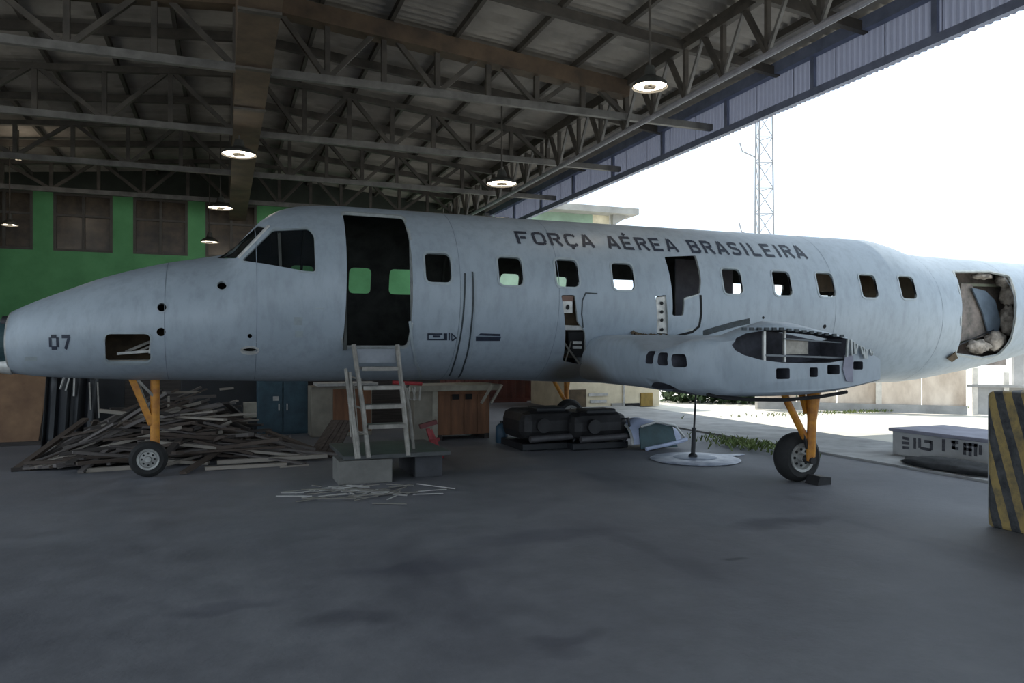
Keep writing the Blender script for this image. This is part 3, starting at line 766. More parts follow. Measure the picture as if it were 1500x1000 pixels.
for z in (gz0+.28, gz0+.55, gz1-.22):
    mb = MB(); mb.bar((gx0, YC-.45, z), (gx1+.3, YC-.42, z+.02), .03, .05); mb.build('bay_stringer', mat('bay_primer', (.24, .25, .19), .8), plane)
def lump(c, d, seed, m, name, parent, fold=1.0):
    r = random.Random(seed); bm = bmesh.new(); bmesh.ops.create_icosphere(bm, subdivisions=3, radius=1)
    from mathutils import noise as mn
    for v in bm.verts:
        f = 1+.28*mn.noise(v.co*2.2+Vector((seed*3.1, 0, 0)))+.12*fold*mn.noise(v.co*5+Vector((seed, 2, 0)))+(.5*(abs(mn.noise(v.co*Vector((1.2, 2.6, 3.4))*1.1+Vector((0, seed, 1))))-.2) if fold > 1 else 0); v.co = Vector((v.co.x*d[0]*f, v.co.y*d[1]*f, v.co.z*d[2]*f))+Vector(c)
    me = bpy.data.meshes.new(name); bm.to_mesh(me); bm.free(); return link(name, me, m, parent, 'all')
yb = YC-.62
for k, (u, v, dx, dy, dz) in enumerate(((1432, 508, .26, .12, .12), (1458, 500, .22, .14, .17), (1477, 470, .14, .14, .26), (1477, 432, .13, .14, .20), (1470, 410, .17, .12, .12), (1438, 404, .20, .10, .06))):
    lump(B(u, v, yb), (dx, dy, dz), 3+2*k, M_quilt, 'insulation_blanket', plane, 2.2)
mb = MB(); mb.prism([B(u, v, YC-.56) for u, v in ((1424, 421), (1444, 426), (1458, 440), (1466, 470), (1463, 486), (1448, 488), (1440, 458))], (0, .03, 0)); mb.build('torn_lining_panel', mat('slate_blue_panel', (.13, .17, .22), .6), plane)
mb = MB(); mb.prism([B(u, v, YC-.50) for u, v in ((1408, 415), (1424, 416), (1440, 460), (1446, 492), (1405, 500))], (0, .03, 0)); mb.build('torn_lining_panel', mat('dusty_mauve_panel', (.26, .22, .20), .8, dark=(.12, .11, .10), scale=7), plane)
mb = MB(); mb.tube([(gx0+.30, YC-.62, gz1-.1), (gx0+.26, YC-.7, gz0+.5), (gx0+.36, YC-.66, gz0+.18), (gx0+.7, YC-.6, gz0+.26), (gx1-.08, YC-.55, gz0+.5)], .014, 6); mb.build('loose_cable', M_black, plane, True)
mb = MB(); pts = on_skin([(gx0-.10, gz0+.02), (gx0+.02, gz0+.12), (gx0+.18, gz0+.03), (gx0+.10, gz0-.04)], .03); mb.prism(pts, (0, -.02, -.01)); mb.build('torn_skin_flap', M_brownst, plane)

# --- wing stubs with nacelles
M_nac = M_paint
M_wingin = mat('dark_blue_grey_wing_interior', (.075, .078, .10), .8, var=.5, scale=8)
def wing(mir):
    def Y(b): return b if not mir else 2*YC-b
    # section: LE x, TE x, top z, bottom z, LE-nose height fraction, squareness
    secs = [(9.6, 4.62, 7.3, 1.74, 1.04), (9.0, 4.58, 7.3, 1.735, 1.04), (8.4, 4.52, 7.25, 1.72, 1.045), (7.8, 4.45, 7.2, 1.71, 1.04), (7.42, 4.40, 7.15, 1.69, 1.03), (7.1, 4.38, 7.1, 1.70, 1.02), (6.80, 4.40, 7.05, 1.77, 1.02), (6.62, 4.46, 7.02, 1.83, 1.03), (6.54, 4.54, 7.0, 1.80, 1.05), (6.50, 4.68, 7.0, 1.77, 1.08)]
    rows = []
    for (b, le, te, zt, zb) in secs:
        row = []; L = te-le
        if b > 7.5:   # plain inner wing with a blunt, deep leading edge
            up = [(0, .55), (.004, .74), (.014, .87), (.04, .95), (.09, .99), (.20, 1.0), (.40, 1.0), (.60, .95), (.78, .82), (.92, .66), (1.0, .52)]
            dn = [(1.0, .30), (.90, .20), (.78, .10), (.62, .02), (.45, 0), (.28, .0), (.14, .03), (.05, .12), (.012, .30)]
        else:         # nacelle: flat front, crown behind the leading edge
            up = [(0, .55), (.004, .66), (.014, .73), (.04, .77), (.09, .785), (.16, .81), (.27, .93), (.38, 1.02), (.52, 1.01), (.68, .93), (.80, .82)]
            up = up[:9]+[(.80, .84), (1.0, .50)]
            dn = [(1.0, .17), (.90, .11), (.78, .05), (.62, .01), (.45, 0), (.28, .005), (.14, .03), (.05, .12), (.012, .30)]
        for t, f in up+dn: row.append((le+L*t, Y(b), zb+(zt-zb)*f))
        rows.append(row)
    m = MB(); m.grid(rows, True); n = len(rows[0])
    m.f.append(tuple(range(n))); e = n*(len(rows)-1); m.f.append(tuple(range(e+n-1, e-1, -1)))
    me = m.mesh('wing_stub')
    cm = MB()
    # lens-shaped wing cut on the outboard face
    if not mir:
        top = [(1072, 505), (1080, 495), (1095, 488), (1120, 483.5), (1150, 483), (1185, 486), (1215, 490), (1240, 496)]
        bot = [(1240, 527), (1215, 531), (1180, 532), (1145, 531), (1115, 527), (1090, 520), (1077, 513)]
        P = [B(u, v, 6.5) for u, v in top+bot]
        cm.prism([(p.x, 6.3, p.z) for p in P], (0, .60, 0))
        LENS = [(p.x, p.z) for p in P]
        for (u, v, w, h) in ((1147, 547, 10, 8), (1192, 545, 6, 7), (1221, 541, 9, 7), (1257, 535, 7, 6)):
            c = B(u, v, 6.5); e1 = B(u+w, v, 6.5); e2 = B(u, v-h, 6.5); dx, dz_ = e1.x-c.x, e2.z-c.z
            cm.prism([(x, 6.3, z) for x, z in rounded([(c.x-dx, c.z-dz_), (c.x+dx, c.z-dz_), (c.x+dx, c.z+dz_), (c.x-dx, c.z+dz_)], .02, 3)], (0, .5, 0))
    # three intake holes and the lower scoop on the blunt front
    def F(b): return Y(b)
    for b, zz in ((7.20, 1.45), (6.94, 1.435), (6.70, 1.42)):
        q = [(4.1, y_, z_) for y_, z_ in rounded([(F(b)-.088, zz-.07), (F(b)+.088, zz-.07), (F(b)+.088, zz+.07), (F(b)-.088, zz+.07)], .035, 4)]; cm.prism(q, (.55, 0, 0))
    q = [(4.0, F(7.12)+.36*math.cos(t), .98+.20*math.sin(t)) for t in [math.pi*k/12 for k in range(13)]]+[(4.0, F(7.12)-.36, .8), (4.0, F(7.12)+.36, .8)]
    cm.prism(q, (.85, 0, 0))
    me2 = boolean(me, cm.mesh('cutter'), 'wing_stub')
    me2.materials.clear()
    for mm in (M_nac, M_wingin): me2.materials.append(mm)
    for p in me2.polygons:
        c = p.center; p.use_smooth = True
    # inner walls of the cuts are dark: those faces lie inside the loft
    bmx = bmesh.new(); src = bpy.data.meshes.new('s'); src.from_pydata(m.v, [], m.f); bmx.from_mesh(src)
    from mathutils.bvhtree import BVHTree
    tree = BVHTree.FromBMesh(bmx)
    for p in me2.polygons:
        lo, nn, ii, d = tree.find_nearest(p.center)
        if d > .022: p.material_index = 1; p.use_smooth = False
    bmx.free(); me2.set_sharp_from_angle(angle=math.radians(50))
    o = link('wing_stub', me2, None, plane)
    return o
ws1 = wing(False); ws2 = wing(True)
# structure inside the wing cut
def wp(u, v, b): return B(u, v, b)
mb = MB(); mb.bar(wp(1119, 485, 6.56), wp(1119, 529, 6.56), .03, .03); mb.bar(wp(1149, 484, 6.6), wp(1149, 530, 6.6), .02, .03); mb.build('wing_spar', M_light_metal, ws1)
mb = MB(); mb.box(wp(1165, 508, 6.62), (.34, .02, .16)); mb.build('wing_rib', M_alum, ws1)
mb = MB(); mb.bar(wp(1121, 520, 6.55), wp(1236, 524, 6.55), .02, .02); mb.bar(wp(1148, 496, 6.58), wp(1236, 502, 6.58), .015, .015); mb.build('wing_pipe', mat('dull_blue_grey', (.16, .18, .20), .6), ws1)
mb = MB()
for k in range(9):
    u = 1242+k*4.5; mb.bar(wp(u, 497+k*2.4+rnd.uniform(-2, 2), 6.47), wp(u+rnd.uniform(-3, 5), 522+rnd.uniform(-4, 3), 6.47), .022, .02)
mb.build('torn_ribs', M_edge, ws1)
mb = MB()
for k in range(14): mb.box(wp(1090+k*11, 481.5+max(0, k-5)*1.3, 6.49), (.05, .02, .03))
mb.build('bolt_row', M_seam, ws1)
mb = MB(); mb.prism([wp(1238, 520, 6.485), wp(1250, 519, 6.485), wp(1250, 560, 6.485), wp(1240, 558, 6.485), wp(1235, 540, 6.485)], (0, .01, 0)); mb.build('worn_patch', mat('purple_grey_patch', (.27, .27, .34), .7), ws1)
# belly edge strip of the nacelle
mb = MB(); pts = [wp(u, v, 6.62) for u, v in ((1036, 577), (1060, 582), (1100, 585), (1150, 585.5), (1200, 581), (1240, 574))]
mb.tube(pts, .022, 6); mb.build('belly_edge_strip', M_void, ws1, True)
# rough debris along the wing-root joint
mb = MB()
for k in range(16):
    u = 926+k*5; p = hit(u, 488+k*.5); mb.box(p+Vector((0, -.02, rnd.uniform(-.02, .02))), (.05, .03, .035), Matrix.Rotation(rnd.uniform(-1, 1), 3, 'Y'))
mb.build('joint_sealant', M_brownst, plane)

# --- landing gear
def wheel(name, c, r, w, parent):
    c = Vector(c)
    o = MB().lathe([(r*.56, -w*.42), (r*.80, -w*.5), (r*.94, -w*.38), (r, -w*.15), (r, w*.15), (r*.94, w*.38), (r*.80, w*.5), (r*.56, w*.42)], c, 'Y', 36).build(name, M_rubber, parent, True)
    MB().lathe([(r*.60, -w*.42), (r*.58, -w*.50), (r*.48, -w*.46), (r*.44, -w*.30), (r*.20, -w*.34), (r*.16, -w*.52), (.001, -w*.52)], c, 'Y', 28).build('wheel_rim', M_rim, o, True)
    MB().lathe([(r*.58, w*.42), (r*.44, w*.3), (.001, w*.3)], c, 'Y', 28).build('rim_back', M_rim, o, True)
    h = MB()
    for k in range(8):
        t = 2*math.pi*k/8; h.lathe([(r*.055, -w*.36), (r*.055, -w*.30)], c+Vector((r*.33*math.cos(t), 0, r*.33*math.sin(t))), 'Y', 8, True)
    h.build('lug_bolts', M_void, o); return o
# nose gear
ng = G(217, 699); nx, ny = ng.x+.0, YC
r = .215; wc = Vector((nx, ny-.05, r)); wheel('nose_wheel', wc, r, .15, plane)
lx = B(226, 600, YC).x
o = MB().tube([(lx, YC+.10, 1.2), (lx, YC+.10, .30)], .055, 14).build('nose_gear_leg', M_yellow, plane, True)
MB().tube([(lx, YC+.10, .42), (lx-.02, YC+.10, .22)], .035, 10).build('oleo_piston', M_light_metal, o, True)
MB().tube([(lx-.02, YC+.12, .22), (wc.x, YC-.07, r)], .03, 8).build('axle', M_machine, o, True)
o = MB().bar((B(192, 558, YC).x, YC+.02, 1.2), (lx-.04, YC+.08, B(215, 622, YC).z), .05, .07).build('drag_brace', M_yellow, plane)
MB().bar((B(196, 558, YC).x, YC+.16, 1.18), (lx-.04, YC+.14, B(212, 618, YC).z), .03, .05).build('brace_link', M_alum, o)
MB().bar((B(200, 560, YC).x, YC+.0, 1.18), (lx-.02, YC+.06, B(221, 580, YC).z), .025, .03).build('lock_link', M_alum, plane)
# main gear
def main_gear(mir):
    def Y(b): return b if not mir else 2*YC-b
    r = .285; gx = B(1170, 680, 6.9).x
    wc = Vector((gx+.06, Y(7.0), r)); wheel('main_wheel', wc, r, .22, plane)
    ax = A(1180, 678, 6.2)
    o = MB().tube([(gx+.13, Y(6.8), 1.12), (gx+.10, Y(6.8), .72), (gx+.10, Y(6.82), .26)], [.085, .05, .05], 12).build('main_gear_leg', M_yellow, plane, True)
    MB().tube([(gx+.10, Y(6.82), .27), (wc.x, Y(7.0), r)], .045, 10).build('axle', M_machine, o, True)
    MB().lathe([(.045, -.03), (.045, .03)], (gx+.10, Y(6.80), .27), 'Y', 14, True).build('axle_cap', M_machine, o, True)
    MB().bar((gx+.02, Y(6.9), 1.1), (gx+.09, Y(6.87), .80), .05, .05).build('brace_link', M_yellow, o)
    MB().tube([(gx-.28, Y(6.85), 1.10), (gx-.20, Y(6.85), .93), (gx+.05, Y(6.85), .52)], .04, 10).build('drag_brace', M_yellow, plane, True)
    MB().bar((gx+.0, Y(6.83), .62), (gx+.06, Y(6.83), .40), .03, .03).build('torque_link', M_machine, o)
    return gx
gx = main_gear(False); main_gear(True)
cp = G(1194, 709); tag(MB().prism([cp+Vector(q) for q in ((-.04, -.08, 0), (.16, -.08, 0), (.16, -.08, .08), (.0, -.08, .10))], (0, .20, 0)).build('wheel_chock', M_machine), 'small dark wheel chock wedged behind the main wheel', 'chock')

# ================================================================== THINGS ON THE FLOOR
# step block and plate in front of the door, ladder on it
f0, f1 = G(496, 711), G(581, 711); ztop = .33
def oriented_box(name, p0, p1, depth, h, m, z0=0, parent=None, bevel=.008, back=None):
    """box whose front bottom edge runs p0->p1, extending away from the camera"""
    p0, p1 = Vector(p0), Vector(p1); p0.z = p1.z = z0; d = (p1-p0).normalized(); n = Vector((-d.y, d.x, 0)); n = n if n.dot(ray(750, 500)) > 0 else -n
    mb = MB(); P = [p0, p1, p1+n*depth, p0+n*depth]; mb.prism(P, (0, 0, h)); return mb.build(name, m, parent, bevel=bevel)
d1 = G(581, 711)
tag(oriented_box('step_block', f0, Vector((f1.x, f0.y, 0)), .50, .27, M_step), 'squat grey concrete block under the foot of the boarding ladder', 'block')
pk = MB(); q0 = G(503, 671, .30); q1 = G(668, 667, .30)
px0, px1 = q0.x, q1.x; py0 = f0.y+.02
tag(MB().box(((px0+px1)/2, py0+.62, .30), (px1-px0, 1.24, .05)).build('step_plate', mat('dark_plate', (.09, .095, .095), .5, .2, var=.4, scale=4), None, bevel=.006), 'dark metal plate laid across blocks beneath the boarding ladder', 'plate')
tag(MB().box((px1-.22, py0+.62, .135), (.34, .9, .27)).build('support_block', mat('dark_block', (.07, .072, .08), .85, var=.3, scale=4), None, bevel=.01), 'dark block holding up the right end of the step plate', 'block')
# boarding ladder
lad = thing('boarding_ladder', 'worn aluminium step ladder with four treads leading up to the open doorway', 'ladder', (1.9, 8.7, .325))
def LP(u, v, b): return B(u, v, b)
yT, yB = 8.86, 8.42
def lp(u, v):
    # a plane sloping from the door sill down towards the camera
    t = (v-505)/(655-505); return B(u, v, yT+(yB-yT)*max(0, min(1, t)))
base_z = .325
for us in ([(518, 505), (523, 540), (532, 600), (540, 652)], [(582, 505), (586, 545), (592, 600), (598, 652)]):
    P = [lp(*q) for q in us]; P[-1].z = base_z
    MB().tube(P, .028, 8).build('stringer', M_alum, lad, True)
for (u0, u1, v) in ((530, 583, 539), (532, 588, 567), (535, 592, 595), (539, 595, 624)):
    a, b = lp(u0, v), lp(u1, v)
    o = MB().box(((a.x+b.x)/2, a.y+.08, a.z), (b.x-a.x, .20, .03)).build('tread', M_alum, lad, bevel=.004)
    MB().box(((a.x+b.x)/2, a.y-.02, a.z-.012), (b.x-a.x, .015, .04)).build('tread_nosing', M_alum, o)
a, b = lp(520, 515), lp(582, 515); MB().box(((a.x+b.x)/2, a.y+.02, a.z-.05), (b.x-a.x, .02, .16)).build('top_panel', mat('blue_grey_step', (.22, .24, .27), .5, .2), lad)
for us in ([(506, 540), (512, 590), (522, 662)], [(512, 545), (516, 600), (526, 660)]):
    P = [lp(*q)+Vector((0, -.02, 0)) for q in us]; P[-1].z = base_z
    MB().tube(P, .02, 8).build('side_frame', M_alum, lad, True)
P = [B(590, 560, 8.9), B(600, 600, 8.95), B(606, 650, 9.0)]; P[-1].z = base_z; MB().tube(P, .02, 8).build('rear_leg', M_alum, lad, True)
for (p, q) in (((506, 550), (530, 556)), ((510, 590), (534, 600)), ((516, 630), (538, 636))):
    MB().tube([lp(*p), lp(*q)], .012, 6).build('cross_rod', M_alum, lad, True)
for k in range(4):
    MB().tube([lp(509+k*3, 545+k*6), lp(514+k*4, 640+k*4)], .009, 6).build('loose_rod', M_alum, lad, True)

# red hand tool trestle
t = thing('red_jack', 'small red jack stand right of the ladder before the brown crate', 'jack', G(640, 672))
rb = G(642, 672)
for (x0, z0, x1, z1) in ((-.02, 0, -.14, .42), (.06, 0, -.10, .40), (-.10, .02, .08, .02), (-.12, .24, .02, .26)):
    MB().bar(rb+Vector((x0, 0, z0+.01)), rb+Vector((x1, .05, z1+.01)), .05, .05).build('red_bar', M_red, t)
MB().bar(rb+Vector((-.26, .02, .46)), rb+Vector((-.02, .02, .52)), .07, .06).build('jack_head', mat('dark_red', (.14, .03, .03), .6), t)
t = thing('pipe_trolley', 'dark red bar with curled pipe ends against the ladder side', 'trolley', B(600, 600, 9.6))
MB().tube([B(575, 560, 9.6), B(618, 562, 9.6)], .025, 8).build('red_handle', M_red, t, True)
for dx in (0, 8, 16): MB().tube([B(588+dx, 568, 9.6), B(592+dx, 584, 9.6), B(598+dx, 586, 9.6), B(600+dx, 566, 9.6)], .014, 6).build('hook', M_alum, t, True)
MB().tube([B(597, 562, 9.6), G(604, 652)], .02, 8).build('post', M_alum, t, True)

# brown workbench cabinet, table top with slab
z0 = G(640, 645); cb = z0.y
t = thing('wooden_crate', 'red-brown wooden crate cabinet under a grey board top', 'crate', (z0.x, cb, 0))
xa, xb = B(640, 640, cb).x, B(717, 640, cb).x; hz = B(680, 572, cb).z
MB().box(((xa+xb)/2, cb+.35, (hz+.08)/2), (xb-xa, .7, hz-.08)).build('crate_body', M_crate, t, bevel=.01)
for k in range(4):
    w = (xb-xa)/4; MB().box((xa+w*(k+.5), cb-.012, hz*.52), (w-.015, .024, hz*.80)).build('plank', M_crate, t)
for x in (xa+.05, xb-.05): MB().box((x, cb+.35, .045), (.09, .7, .09)).build('runner', M_wood[3], t)
for dx in (.32, .55): MB().box((xa+dx, cb-.03, hz-.10), (.12, .012, .09)).build('vent_slot', M_void, t)
lb = B(606, 640, cb).x
MB().box(((lb+xa)/2-.02, cb+.30, hz/2), (xa-lb-.06, .6, hz)).build('side_cupboard', M_beige, t, bevel=.01)
MB().box((xa-.04, cb-.02, hz*.5), (.08, .06, hz)).build('corner_post', M_top, t)
xe = B(730, 640, cb).x
tag(MB().box(((lb+xe)/2-.05, cb+.28, hz+.055), (xe-lb+.1, .85, .10)).build('board_top', M_top, None, bevel=.012), 'thick grey-cream board lying across the red-brown crate', 'board')
for k, u in enumerate((708, 722)):
    p, q = B(u, 640, cb-.15), B(u+10, 562, cb-.15); p = Vector((p.x, p.y, .01)) if False else p
    tag(MB().bar((B(u-4, 620, cb-.14).x, cb-.18, .62), (B(u+12, 565, cb-.14).x, cb-.18, hz+.10), .07, .03).build('leaning_stick', M_top), ('short pale slat leaning on the crate end, the left one of two', 'short pale slat leaning past the crate end, the right one of two')[k], 'slat')

# beige cupboard and teal cabinet left of the ladder
z0 = G(470, 640); t = thing('beige_cupboard', 'beige cupboard with a dark red door behind the ladder', 'cupboard', (B(480, 600, z0.y).x, z0.y, 0))
xa, xb = B(456, 600, z0.y).x, B(545, 600, z0.y).x; hz = B(480, 566, z0.y).z
MB().box(((xa+xb)/2, z0.y+.3, hz/2), (xb-xa, .6, hz)).build('cupboard_body', M_beige, t, bevel=.01)
xm = B(486, 600, z0.y).x
MB().box(((xm+xb)/2, z0.y-.012, hz*.52), (xb-xm-.04, .024, hz*.86)).build('door', M_crate, t)
MB().box(((xa+xb)/2+.1, z0.y+.28, hz+.03), (xb-xa, .66, .05)).build('cupboard_top', M_white_strip, t)
z0 = G(410, 636); xa, xb = B(377, 600, z0.y).x, B(451, 600, z0.y).x; hz = B(410, 556, z0.y).z
t = thing('teal_cabinet', 'dark teal metal cabinet beside the timber pile', 'cabinet', ((xa+xb)/2, z0.y, 0))
MB().box(((xa+xb)/2, z0.y+.35, hz/2), (xb-xa, .7, hz)).build('cabinet_body', M_teal, t, bevel=.015)
for k in range(2):
    o = MB().box((xa+(xb-xa)*(.25+.5*k), z0.y-.012, hz*.5), ((xb-xa)*.47, .024, hz*.90)).build('cabinet_door', M_teal, t, bevel=.004)
    MB().box((xa+(xb-xa)*(.42+.16*k), z0.y-.035, hz*.5), (.02, .03, .12)).build('door_handle', M_light_metal, o)
MB().box((xa+(xb-xa)*.36, z0.y-.028, hz*.66), (.10, .006, .08)).build('paper_label', M_white_strip, t)
# brown pair of boards leaning right of the teal cabinet
for k in range(4):
    bcn = G(463+k*9, 668); a = B(463+k*9-4, 668, bcn.y)
    d = MB(); d.bar(a+Vector((0, 0, .02)), B(492+k*6, 616, bcn.y+.35), .16, .025)
    tag(d.build('leaning_board', M_wood[1]), 'dull brown board leaning left of the ladder foot', 'board', 'brown boards heaped left of the ladder')

# chipboard sheet and black sheets at the far left
z0 = G(30, 652); b0 = z0.y
t = thing('chipboard_panel', 'large brown chipboard sheet standing on edge below the nose tip', 'panel', (z0.x, b0, 0))
P = [B(-60, 652, b0), B(56, 648, b0), B(73, 545, b0+.25), B(73, 520, b0+.3), B(-60, 520, b0+.3)]
for q in P[:2]: q.z = .06
MB().prism(P, (0, .035, 0)).build('board', M_chip, t)
MB().box(((P[0].x+P[1].x)/2, b0+.05, .03), (P[1].x-P[0].x+.1, .25, .06)).build('skid', M_wood[3], t)
MB().prism([P[1]+Vector((0, .01, 0)), P[1]+Vector((.05, .05, 0)), P[2]+Vector((.05, .05, 0)), P[2]+Vector((0, .01, 0))], (0, .02, 0)).build('edge_strip', M_wood[3], t)
mb = MB(); rows = []
bb = G(95, 655).y
rr = random.Random(4)
for i in range(15):
    u = 60+i*5.5; off = .06*math.sin(i*1.9)+.05*math.sin(i*.7); row = []
    for k in range(7):
        v = 656-k*19; p = B(u+k*1.3, v, bb+off*(1-.06*k)+.045*k); p.z = max(p.z, .01); row.append(p)
    rows.append(row)
mb.grid(rows); o = mb.build('black_sheeting', M_black, None, True, fix=False); tag(o, 'crumpled black plastic sheeting hung beside the brown chipboard', 'sheeting')
s = o.modifiers.new('t', 'SOLIDIFY'); s.thickness = .012
for k, (u0, v0, u1, v1) in enumerate(((88, 570, 94, 552), (96, 572, 102, 552), (108, 580, 109, 553), (133, 600, 131, 560), (145, 612, 143, 560))):
    tag(MB().bar(B(u0, v0, bb+.12), B(u1, v1, bb+.16), .022, .02).build('pale_batten', M_white_strip if k < 3 else M_alum), 'thin pale batten propped upright against the black sheeting', 'batten', 'thin battens by the black sheeting')
z0 = G(150, 640); t = thing('blue_drum_stack', 'dusky blue panel stack behind the left end of the timber pile', 'panel', (z0.x, z0.y+.4, 0))
for k in range(5):
    xx = B(112+k*14, 600, z0.y+.5).x
    MB().box((xx, z0.y+.6+.04*(k % 2), .6), (.14, .05, 1.2), Matrix.Rotation(.04*(k-2), 3, 'Y')).build('panel', (M_teal, M_black, M_teal, M_container, M_black)[k], t)

# timber pile
def plank_mesh(name, m, L=1.0, w=1.0, h=1.0):
    me = MB().box((0, 0, 0), (L, w, h)).mesh(name); me.materials.append(m); return me
PM = [plank_mesh('timber_plank', m) for m in M_wood]
def plank(p0, p1, w, h, mi, label, group='loose timbers in the debris pile', roll=0):
    p0, p1 = Vector(p0), Vector(p1); o = bpy.data.objects.new('timber_plank', PM[mi]); COL.objects.link(o)
    d = p1-p0; o.location = (p0+p1)/2; o.rotation_euler = d.to_track_quat('X', 'Z').to_euler(); o.scale = (d.length, w, h)
    tag(o, label, 'plank', group); return o
LBL = ('grey', 'brown', 'pale', 'blackened')
def lbl(mi, c):
    if c.z > .48: w = 'timber near the crest of the tangled pile under the belly'
    elif c.x > .6: w = 'timber in the low right end of the pile by the teal cabinet'
    elif c.x > -.8: w = 'timber low in the pile right of the yellow nose leg'
    elif c.y > 11.7: w = 'timber in the back of the pile left of the yellow nose leg'
    else: w = 'timber in the front sheaf of the pile left of the nose wheel'
    return LBL[mi]+' '+w
rp = random.Random(11)
def project(p):
    q = Vector(p)-CAM; Z = q.x*SN+q.y*CS; return CX+FOC*(q.x*CS-q.y*SN)/Z, HY-FOC*q.z/Z
def fits(a, b):
    for k in range(5):
        u, v = project(a.lerp(b, k/4))
        if u < 22 or v < heap_v(u)-3: return False
    return True
def heap_v(u):     # top outline of the heap in the photograph
    return np.interp(u, [18, 40, 70, 110, 140, 190, 240, 300, 345, 400, 450, 500], [689, 676, 652, 620, 600, 580, 566, 562, 585, 626, 655, 672])
def heap_z(x, y):
    # height field of the pile
    ux = np.interp(x, [-3.0, -2.4, -1.6, -.9, .0, .7, 1.4, 2.0], [0, .14, .58, .95, 1.02, .85, .42, .05])
    return float(ux*max(0, 1-abs(y-12.1)/1.5))
# core rows, low to high
made = 0
while made < 190:
    x = rp.uniform(-2.5, 1.6); y = rp.uniform(10.85, 12.9); hz = heap_z(x, y)
    zz = rp.uniform(.55, 1.0)*hz+.02 if rp.random() < .7 else rp.uniform(.02, .5)*hz+.02
    L = rp.uniform(.7, 2.3); az = rp.gauss(.05, .35) if rp.random() < .8 else rp.uniform(-1.4, 1.4)
    sl = (heap_z(x+.3, y)-heap_z(x-.3, y))/.6*.75+rp.gauss(0, .13)
    d = Vector((math.cos(az), math.sin(az), sl)).normalized()*L/2; c = Vector((x, y, zz))
    a, b = c-d, c+d
    for q in (a, b): q.z = max(q.z, .02)
    if not fits(a, b): continue
    made += 1
    mi = rp.choices((0, 1, 2, 3), (4, 4, 1.6, 3.5))[0]
    plank(a, b, rp.uniform(.04, .11), rp.uniform(.02, .045), mi, lbl(mi, (a+b)/2))
# front sheaf: long laths fanning from the low left point up to the right
made = 0
while made < 60:
    u0 = rp.uniform(26, 200); v0 = np.interp(u0, [30, 110, 190], [686, 676, 668])+rp.uniform(-14, 6); u1 = u0+rp.uniform(80, 240); v1 = v0-rp.uniform(.12, .42)*(u1-u0)
    a = G(u0, min(v0+8, 692)); y = a.y; hgt = max(0.0, min(.5, (690-v0)/1100*10)); a = B(u0, v0, y+.15); b = B(u1, v1, y+.28+rp.uniform(0, .4)); a.z = max(a.z, .02); b.z = max(b.z, .03)
    if not fits(a, b): continue
    made += 1
    mi = rp.choices((0, 1, 2, 3), (4, 3, 3.4, 1.2))[0]
    plank(a, b, rp.uniform(.03, .07), rp.uniform(.018, .035), mi, lbl(mi, (a+b)/2))
def named(u0, v0, u1, v1, y, w, h, mi, label):
    a, b = B(u0, v0, y), B(u1, v1, y+.05); a.z = max(a.z, h/2+.002); b.z = max(b.z, h/2+.002); plank(a, b, w, h, mi, label, None) if False else tag(plank(a, b, w, h, mi, label), label, 'plank')
gy = G(400, 678).y
named(318, 677, 479, 667, gy, .10, .05, 2, 'long pale beam along the floor between wheel and ladder block')
named(300, 686, 420, 681, G(360, 686).y, .09, .04, 2, 'pale grey beam lying flat in front of the long pale one')
named(410, 684, 452, 681, G(430, 684).y, .03, .02, 2, 'short thin white lath in front of the pale beams')
named(126, 689, 196, 684, G(160, 690).y, .07, .05, 2, 'stubby pale board on the floor left of the nose wheel')
named(44, 686, 150, 663, G(60, 688).y, .06, .03, 2, 'pale pointed lath reaching out at the pile left tip')
named(16, 688, 44, 685, G(28, 690).y, .08, .04, 3, 'short black bar on the floor at the far left tip')
named(238, 575, 294, 574, 12.2, .05, .03, 2, 'pale lath lying level on top of the pile')
named(322, 570, 342, 568, 14.53, .05, .04, 2, 'short bright lath fixed on the black backing sheet above the pile crest')
named(236, 653, 326, 632, 11.3, .07, .04, 2, 'pale sloping board just right of the nose wheel')
named(144, 601, 190, 606, 12.0, .08, .05, 2, 'pale bluish board end sticking out left of the yellow strut')
tag(MB().bar(B(247, 580, 12.0), B(247, 606, 12.0), .03, .03).build('timber_plank', M_wood[2]), 'short white upright stick on the pile beside the yellow leg', 'plank')
z0 = B(366, 600, 12.6); tag(MB().box(z0, (.20, .15, .24)).build('grey_carton', M_top, None, bevel=.01), 'small grey carton perched at the right end of the timber pile', 'carton')

for k, (u0, u1, m) in enumerate(((104, 181, M_black), (181, 264, M_wood[3]), (264, 390, M_black), (440, 648, M_wood[3]))):  # added dark sheets hide the green wall to make the darkness behind
    yb_ = 14.4; xa, xb = B(u0, 600, yb_).x, B(u1, 600, yb_).x
    mb = MB(); mb.prism([(xa, yb_, 0), (xb, yb_, 0), (xb, yb_+.25, 1.28), (xa, yb_+.25, 1.28)], (0, .05, 0))
    tag(mb.build('dark_backing', m, None, bevel=.006), ('added black sheet for the darkness behind the left tail of the timber pile', 'added dark brown sheet for the darkness behind the pile, seen past the yellow leg', 'added black sheet for the darkness behind the pile beside the teal cabinet', 'added dark brown sheet for the darkness far behind the boarding ladder')[k], 'board')
